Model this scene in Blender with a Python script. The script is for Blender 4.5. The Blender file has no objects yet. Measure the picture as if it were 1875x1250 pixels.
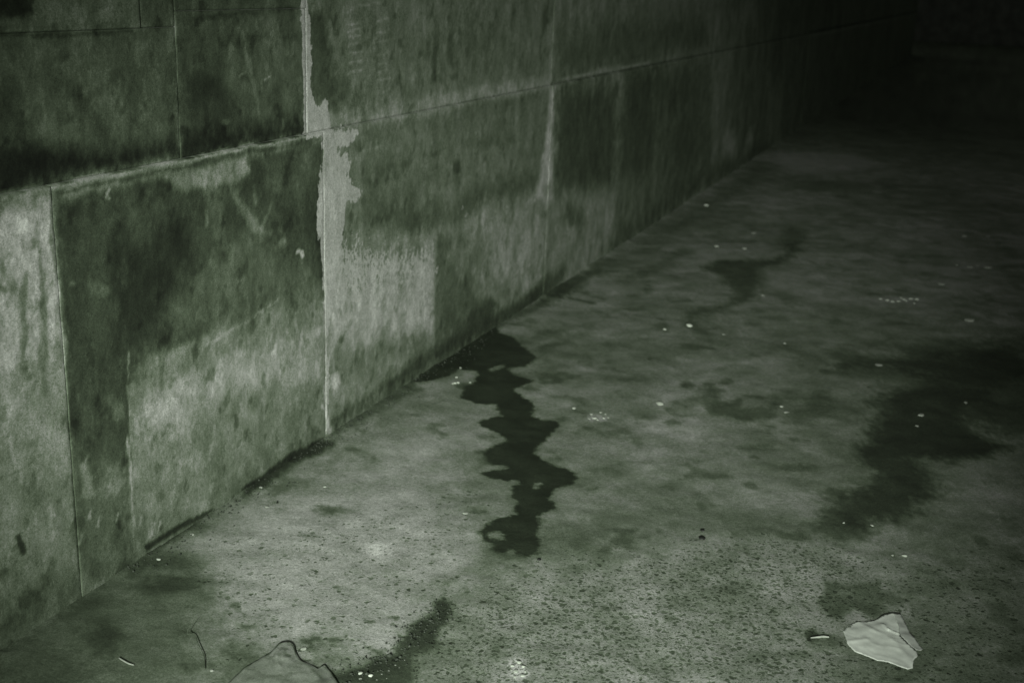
import bpy, bmesh, math, random, json
import numpy as np
from mathutils import Vector, Matrix, geometry

# ---------------------------------------------------------------- camera, world, light, exposure
scene = bpy.context.scene
C = scene.collection
PITCH, ROLL = .299806, .0402641
f = Vector((0, math.cos(PITCH), -math.sin(PITCH)))
r0 = Vector((1, 0, 0)); u0 = r0.cross(f)
rt = r0 * math.cos(ROLL) + u0 * math.sin(ROLL); up = u0 * math.cos(ROLL) - r0 * math.sin(ROLL)
cam_data = bpy.data.cameras.new("camera")
cam_data.sensor_width = 36; cam_data.lens = 41.463; cam_data.clip_end = 500; cam_data.clip_start = .05
cam = bpy.data.objects.new("camera", cam_data); C.objects.link(cam)
cam.matrix_world = Matrix(((rt.x, up.x, -f.x, 0), (rt.y, up.y, -f.y, 0), (rt.z, up.z, -f.z, 1.6), (0, 0, 0, 1)))
cam_data.dof.use_dof = True; cam_data.dof.focus_distance = 3.3; cam_data.dof.aperture_fstop = 3.2
scene.camera = cam

world = bpy.data.worlds.new("World"); scene.world = world; world.use_nodes = True
bg = world.node_tree.nodes["Background"]
bg.inputs[0].default_value = (.97, 1, .90, 1); bg.inputs[1].default_value = .054     # faint night sky glow
scene.view_settings.view_transform = 'Standard'; scene.view_settings.look = 'None'
scene.view_settings.exposure = 0; scene.view_settings.gamma = 1

def lamp(name, loc, target, power, size, blend, radius, col):
    l = bpy.data.lights.new(name, 'SPOT'); l.energy = power; l.spot_size = math.radians(size); l.spot_blend = blend
    l.shadow_soft_size = radius; l.color = col
    o = bpy.data.objects.new(name, l); C.objects.link(o); o.location = loc
    o.rotation_euler = (Vector(target) - Vector(loc)).to_track_quat('-Z', 'Y').to_euler()
    return o
# the lamp that lights the night picture, behind and above the camera
lamp("flash_lamp", (-.61, -3.46, 2.0), (.18, 5.1, 0), 3250, 30, 1.0, .06, (.935, 1, .885))

# ---------------------------------------------------------------- helpers
rnd = random.Random(7)
def tag(o, label=None, cat=None, group=None, kind=None):
    if label: o['label'] = label
    if cat: o['category'] = cat
    if group: o['group'] = group
    if kind: o['kind'] = kind
    return o
def hash2(ix, iy, seed):
    h = (ix.astype(np.int64) * 374761393 + iy.astype(np.int64) * 668265263 + seed * 974634777) & 0xffffffff
    h = ((h ^ (h >> 13)) * 1274126177) & 0xffffffff
    return ((h ^ (h >> 16)) & 0xffff) / 65535.0
def vnoise(x, y, seed):
    ix = np.floor(x); iy = np.floor(y); fx = x - ix; fy = y - iy
    fx = fx * fx * (3 - 2 * fx); fy = fy * fy * (3 - 2 * fy)
    a = hash2(ix, iy, seed); b = hash2(ix + 1, iy, seed); c = hash2(ix, iy + 1, seed); d = hash2(ix + 1, iy + 1, seed)
    return (a + (b - a) * fx) * (1 - fy) + (c + (d - c) * fx) * fy
def fbm(x, y, freq, octv=4, seed=1):                                # -1..1
    s = np.zeros_like(x); amp = 1; tot = 0
    for k in range(octv):
        s += amp * (vnoise(x * freq + 17.3 * k, y * freq - 9.1 * k, seed + k) * 2 - 1); tot += amp; amp *= .5; freq *= 2.03
    return s / tot * 1.5
def sstep(a, b, x):
    t = np.clip((x - a) / (b - a + 1e-9), 0, 1); return t * t * (3 - 2 * t)
def poly_sdf(x, y, P):                                              # negative inside
    d = np.full(x.shape, 1e9); ins = np.zeros(x.shape, bool); n = len(P)
    for i in range(n):
        ax, ay = P[i]; bx, by = P[(i + 1) % n]; ex = bx - ax; ey = by - ay
        wx = x - ax; wy = y - ay; t = np.clip((wx * ex + wy * ey) / (ex * ex + ey * ey + 1e-12), 0, 1)
        d = np.minimum(d, (wx - ex * t) ** 2 + (wy - ey * t) ** 2)
        if abs(ey) > 1e-12:
            ins ^= ((ay > y) != (by > y)) & (x < ax + ex * (y - ay) / ey)
    d = np.sqrt(d); return np.where(ins, -d, d)
def paint(specs, x, y, base, warp, seed):
    """stain field of a surface in its own metres: base albedo, crisp damp distance, pale crust coverage"""
    wx = x + warp * fbm(x, y, 9, 5, seed) + warp * .35 * fbm(x, y, 60, 2, seed + 9)
    wy = y + warp * fbm(x, y, 9, 5, seed + 40) + warp * .35 * fbm(x, y, 60, 2, seed + 50)
    alb = base.copy(); wet = np.full(x.shape, .5); cov = np.zeros(x.shape)
    mod = .3 * fbm(x, y, 12, 3, seed + 70) + .32 * fbm(x * 1.3, y * .75, 55, 3, seed + 80)
    for L_, k, g, h, val, op in specs:                              # crisp or soft outlines (p) and blots (b), in order
        if k == 'p':
            P = np.array(g); m = h * 1.5 + .06
            if L_ == 'w': m = .5
            sel = (wx > P[:, 0].min() - m) & (wx < P[:, 0].max() + m) & (wy > P[:, 1].min() - m) & (wy < P[:, 1].max() + m)
            if not sel.any(): continue
            if L_ == 'w':
                s = poly_sdf(x[sel], y[sel], g)
                wet[sel] = np.minimum(wet[sel], s) if val > 0 else np.maximum(wet[sel], -s)
                continue
            s = poly_sdf(wx[sel], wy[sel], g); q = sstep(h, -h, s + h * mod[sel]) * op if h > 0 else (s < 0) * op
            q = (1 - sstep(-h, h, s + h * mod[sel] * 1.5)) * op
        else:
            A = h; dx = wx - g[0]; dy = wy - g[1]
            r = np.hypot(A[0] * dx + A[1] * dy, A[2] * dx + A[3] * dy); sel = r < 2
            if not sel.any(): continue
            q = op / (1 + np.exp((r[sel] + mod[sel] - .85) * 6.5))
        if L_ == 'c': cov[sel] = np.maximum(cov[sel], val * q) if val > 0 else cov[sel] + val * q
        else: alb[sel] += (val - alb[sel]) * q
    alb = .40 * (np.maximum(alb, .01) / .40) ** 1.22
    return alb, wet, cov
def mesh_obj(name, verts, faces, mat, parent=None, smooth=False):
    me = bpy.data.meshes.new(name)
    if isinstance(verts, np.ndarray) and isinstance(faces, np.ndarray):
        nf, k = faces.shape
        me.vertices.add(len(verts)); me.vertices.foreach_set('co', verts.astype(np.float32).ravel())
        me.loops.add(nf * k); me.loops.foreach_set('vertex_index', faces.astype(np.int32).ravel())
        me.polygons.add(nf); me.polygons.foreach_set('loop_start', np.arange(0, nf * k, k, dtype=np.int32))
        me.update(calc_edges=True)
    else:
        me.from_pydata([tuple(v) for v in verts], [], [tuple(q) for q in faces]); me.update()
    me.polygons.foreach_set('use_smooth', [smooth] * len(me.polygons))
    me.materials.append(mat)
    o = bpy.data.objects.new(name, me); C.objects.link(o); o.parent = parent
    return o
def attr(o, name, vals):
    a = o.data.attributes.new(name, 'FLOAT', 'POINT'); a.data.foreach_set('value', vals.astype(np.float32).ravel())

# ---------------------------------------------------------------- materials
class NT:
    def __init__(s, name):
        s.m = bpy.data.materials.new(name); s.m.use_nodes = True; s.t = s.m.node_tree; s.b = s.t.nodes['Principled BSDF']
    def n(s, typ, **kw):
        o = s.t.nodes.new(typ)
        for k, v in kw.items():
            if k.startswith('i_'): o.inputs[k[2:].replace('_', ' ')].default_value = v
            else: setattr(o, k, v)
        return o
    def l(s, a, b): s.t.links.new(a, b)
    def math(s, op, a, b=None, c=None, clamp=False):
        o = s.t.nodes.new('ShaderNodeMath'); o.operation = op; o.use_clamp = clamp
        for i, v in enumerate((a, b, c)):
            if v is None: continue
            if hasattr(v, 'links') or hasattr(v, 'is_linked'): s.l(v, o.inputs[i])
            else: o.inputs[i].default_value = v
        return o.outputs[0]
    def noise(s, vec, scale, detail=3, rough=.55):
        o = s.n('ShaderNodeTexNoise'); o.inputs['Scale'].default_value = scale; o.inputs['Detail'].default_value = detail
        o.inputs['Roughness'].default_value = rough; s.l(vec, o.inputs['Vector']); return o.outputs[0]
    def step(s, x, a, b):
        o = s.n('ShaderNodeMapRange', interpolation_type='SMOOTHSTEP'); s.l(x, o.inputs[0])
        o.inputs[1].default_value = a; o.inputs[2].default_value = b; return o.outputs[0]
    def mix(s, fac, a, b):                                           # float mix
        o = s.n('ShaderNodeMix'); s.l(fac, o.inputs[0])
        for i, v in ((2, a), (3, b)):
            if hasattr(v, 'is_linked'): s.l(v, o.inputs[i])
            else: o.inputs[i].default_value = v
        return o.outputs[0]
def concrete(name, stretch, pits, pale_val, grain):
    T = NT(name)
    tc = T.n('ShaderNodeTexCoord'); mp = T.n('ShaderNodeMapping'); T.l(tc.outputs['Object'], mp.inputs[0]); mp.inputs['Scale'].default_value = stretch
    iso = tc.outputs['Object']; vs = mp.outputs[0]
    at = lambda n: T.n('ShaderNodeAttribute', attribute_name=n).outputs['Fac']
    alb, wet, cov = at('alb'), at('wet'), at('cov')
    n1 = T.noise(vs, 9, 6, .68); n2 = T.noise(vs, 75, 4, .7); n3 = T.noise(iso, 230, 3, .75); n4 = T.noise(iso, 800, 1, .5)
    m = T.math('MULTIPLY_ADD', T.math('SUBTRACT', n1, .5), 1.15, 1.0)
    m = T.math('MULTIPLY', m, T.math('MULTIPLY_ADD', T.math('SUBTRACT', n2, .5), 1.1, 1.0))
    m = T.math('MULTIPLY', m, T.math('MULTIPLY_ADD', T.math('SUBTRACT', n3, .5), grain, 1.0))
    m = T.math('MULTIPLY', m, T.math('MULTIPLY_ADD', T.math('SUBTRACT', n4, .5), grain, 1.0))
    if not pits:
        mp2 = T.n('ShaderNodeMapping'); T.l(tc.outputs['Object'], mp2.inputs[0]); mp2.inputs['Scale'].default_value = (1.6, 1.6, .42)
        fk = T.step(T.noise(mp2.outputs[0], 95, 3, .6), .60, .70); pr = T.step(T.noise(iso, 120, 3, .6), .60, .68)
        gate = T.step(T.noise(iso, 7, 4, .6), .38, .62)
        m = T.math('MULTIPLY', m, T.math('MULTIPLY_ADD', T.math('MULTIPLY', fk, gate), .40, 1.0))
        m = T.math('MULTIPLY', m, T.math('MULTIPLY_ADD', pr, -.28, 1.0))
    m = T.math('MAXIMUM', m, .2)
    a = alb
    if pits:
        # dark aggregate pits, denser where the skin of the concrete has worn off
        wv = T.n('ShaderNodeVectorMath', operation='MULTIPLY_ADD'); nc = T.n('ShaderNodeTexNoise'); nc.inputs['Scale'].default_value = 60; T.l(iso, nc.inputs['Vector'])
        T.l(nc.outputs['Color'], wv.inputs[0]); wv.inputs[1].default_value = (.022, .022, 0); T.l(iso, wv.inputs[2])
        pm = None
        for sc, th in ((38, .30), (64, .34), (130, .34)):
            vo = T.n('ShaderNodeTexVoronoi', voronoi_dimensions='2D'); vo.inputs['Scale'].default_value = sc; T.l(wv.outputs[0], vo.inputs['Vector'])
            sp = T.n('ShaderNodeSeparateColor'); T.l(vo.outputs['Color'], sp.inputs[0])
            lim = T.math('MULTIPLY', T.math('MULTIPLY_ADD', sp.outputs[0], .6, .4), th)
            q = T.math('SUBTRACT', lim, vo.outputs['Distance'])
            q = T.step(q, -.05, .06)
            on = T.step(T.math('SUBTRACT', T.math('MULTIPLY', cov, .62), sp.outputs[1]), -.02, .02)
            q = T.math('MULTIPLY', T.math('MULTIPLY', q, on), T.math('MULTIPLY_ADD', sp.outputs[2], .5, .5))
            pm = q if pm is None else T.math('MAXIMUM', pm, q)
        a = T.mix(pm, a, T.math('MULTIPLY', a, .28))
        # bare rough concrete shows blotches of its own
        bl = T.step(T.noise(iso, 26, 4, .65), .54, .66)
        a = T.mix(T.math('MULTIPLY', bl, T.math('MULTIPLY', cov, .18)), a, T.math('MULTIPLY', a, .5))
    else:
        nz = T.noise(vs, 70, 6, .72); nz2 = T.noise(vs, 90, 3, .6)
        nn = T.math('ADD', T.math('MULTIPLY', T.math('SUBTRACT', nz, .5), 2.0), T.math('MULTIPLY', T.math('SUBTRACT', nz2, .5), .8))
        e = T.math('MULTIPLY_ADD', nn, T.math('MULTIPLY', cov, 3.0, None, True), cov)
        pm = T.step(e, .44, .56)
        a = T.mix(T.math('MULTIPLY', pm, .93), a, pale_val)
    a = T.math('MULTIPLY', a, m)
    # crisp ragged damp stain
    e = T.math('ADD', wet, T.math('MULTIPLY', T.math('SUBTRACT', T.noise(iso, 34, 4, .7), .5), .05))
    wm = T.step(e, .011, -.009)
    wm2 = T.step(e, .05, .0)
    a = T.mix(T.math('MULTIPLY', wm2, .22), a, T.math('MULTIPLY', a, .45))
    a = T.mix(wm, a, T.math('MULTIPLY', T.math('MULTIPLY_ADD', T.math('MULTIPLY', m, T.math('MULTIPLY_ADD', T.noise(iso, 7, 3), 2.0, 0.1)), .7, .25), .042))
    tint = T.step(a, .05, .50)
    mc = T.n('ShaderNodeMix', data_type='RGBA'); T.l(tint, mc.inputs[0])
    mc.inputs[6].default_value = (.77, 1, .65, 1); mc.inputs[7].default_value = (.985, 1, .965, 1)
    fin = T.n('ShaderNodeVectorMath', operation='SCALE'); T.l(mc.outputs[2], fin.inputs[0]); T.l(a, fin.inputs['Scale'])
    T.l(fin.outputs[0], T.b.inputs['Base Color'])
    T.b.inputs['Specular IOR Level'].default_value = .25
    T.l(T.mix(wm, .9, .6), T.b.inputs['Roughness'])
    bp = T.n('ShaderNodeBump'); bp.inputs['Strength'].default_value = .45 if pits else .22; bp.inputs['Distance'].default_value = .004
    hsum = T.math('ADD', T.math('MULTIPLY', n2, .9), T.math('MULTIPLY', n3, .5))
    if pits: hsum = T.math('SUBTRACT', hsum, T.math('MULTIPLY', pm, .8))
    else: hsum = T.math('ADD', hsum, T.math('MULTIPLY', pm, .25))
    T.l(hsum, bp.inputs['Height']); T.l(bp.outputs[0], T.b.inputs['Normal'])
    return T.m
M_wall = concrete('wall_concrete', (1.1, 1.1, .72), False, .52, 1.7)
M_floor = concrete('floor_concrete', (1, 1, 1), True, .5, 1.6)
def stone_mat(name, v, tint=(.93, 1, .88), rough=.8, spec=.3, sc=90, contrast=.9):
    T = NT(name); tc = T.n('ShaderNodeTexCoord'); nz = T.noise(tc.outputs['Object'], sc, 4, .6)
    m = T.math('MULTIPLY', T.math('MAXIMUM', T.math('MULTIPLY_ADD', T.math('SUBTRACT', nz, .5), contrast * 2, 1), .2), v)
    fin = T.n('ShaderNodeVectorMath', operation='SCALE'); fin.inputs[0].default_value = tint; T.l(m, fin.inputs['Scale'])
    T.l(fin.outputs[0], T.b.inputs['Base Color']); T.b.inputs['Roughness'].default_value = rough; T.b.inputs['Specular IOR Level'].default_value = spec
    return T.m
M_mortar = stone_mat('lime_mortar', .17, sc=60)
M_dark = stone_mat('dark_concrete', .13, (.9, 1, .85), sc=3)
M_grit = stone_mat('grit_stone', .07, (.85, 1, .78), contrast=1.2)
M_mortar_far = stone_mat('far_mortar', .04, sc=60)  # darker mortar for the far joints
M_pale = stone_mat('pale_stone', .48, contrast=.4); M_white = stone_mat('white_stone', .66, contrast=.25)
M_grey = stone_mat('grey_stone', .34, contrast=.5); M_black = stone_mat('black_stone', .02, rough=.5)
M_straw = stone_mat('dry_straw', .42, contrast=.4, rough=.6)
M_wire_shade = stone_mat('dark_wire_shade', .085, (.8, 1, .7), rough=.6)

YAW, DIST = .367996, 2.032447
def silt(x, y):                                                     # dirt banked unevenly against the foot of the wall
    dd = DIST + .013 - (-x * math.cos(YAW) + y * math.sin(YAW))
    return np.exp(-(np.maximum(dd, 0) / .045) ** 1.5) * np.clip(.004 + .013 * fbm(x, y, 5, 4, 77) + .006 * fbm(x, y, 26, 3, 78), 0, .03)
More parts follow.
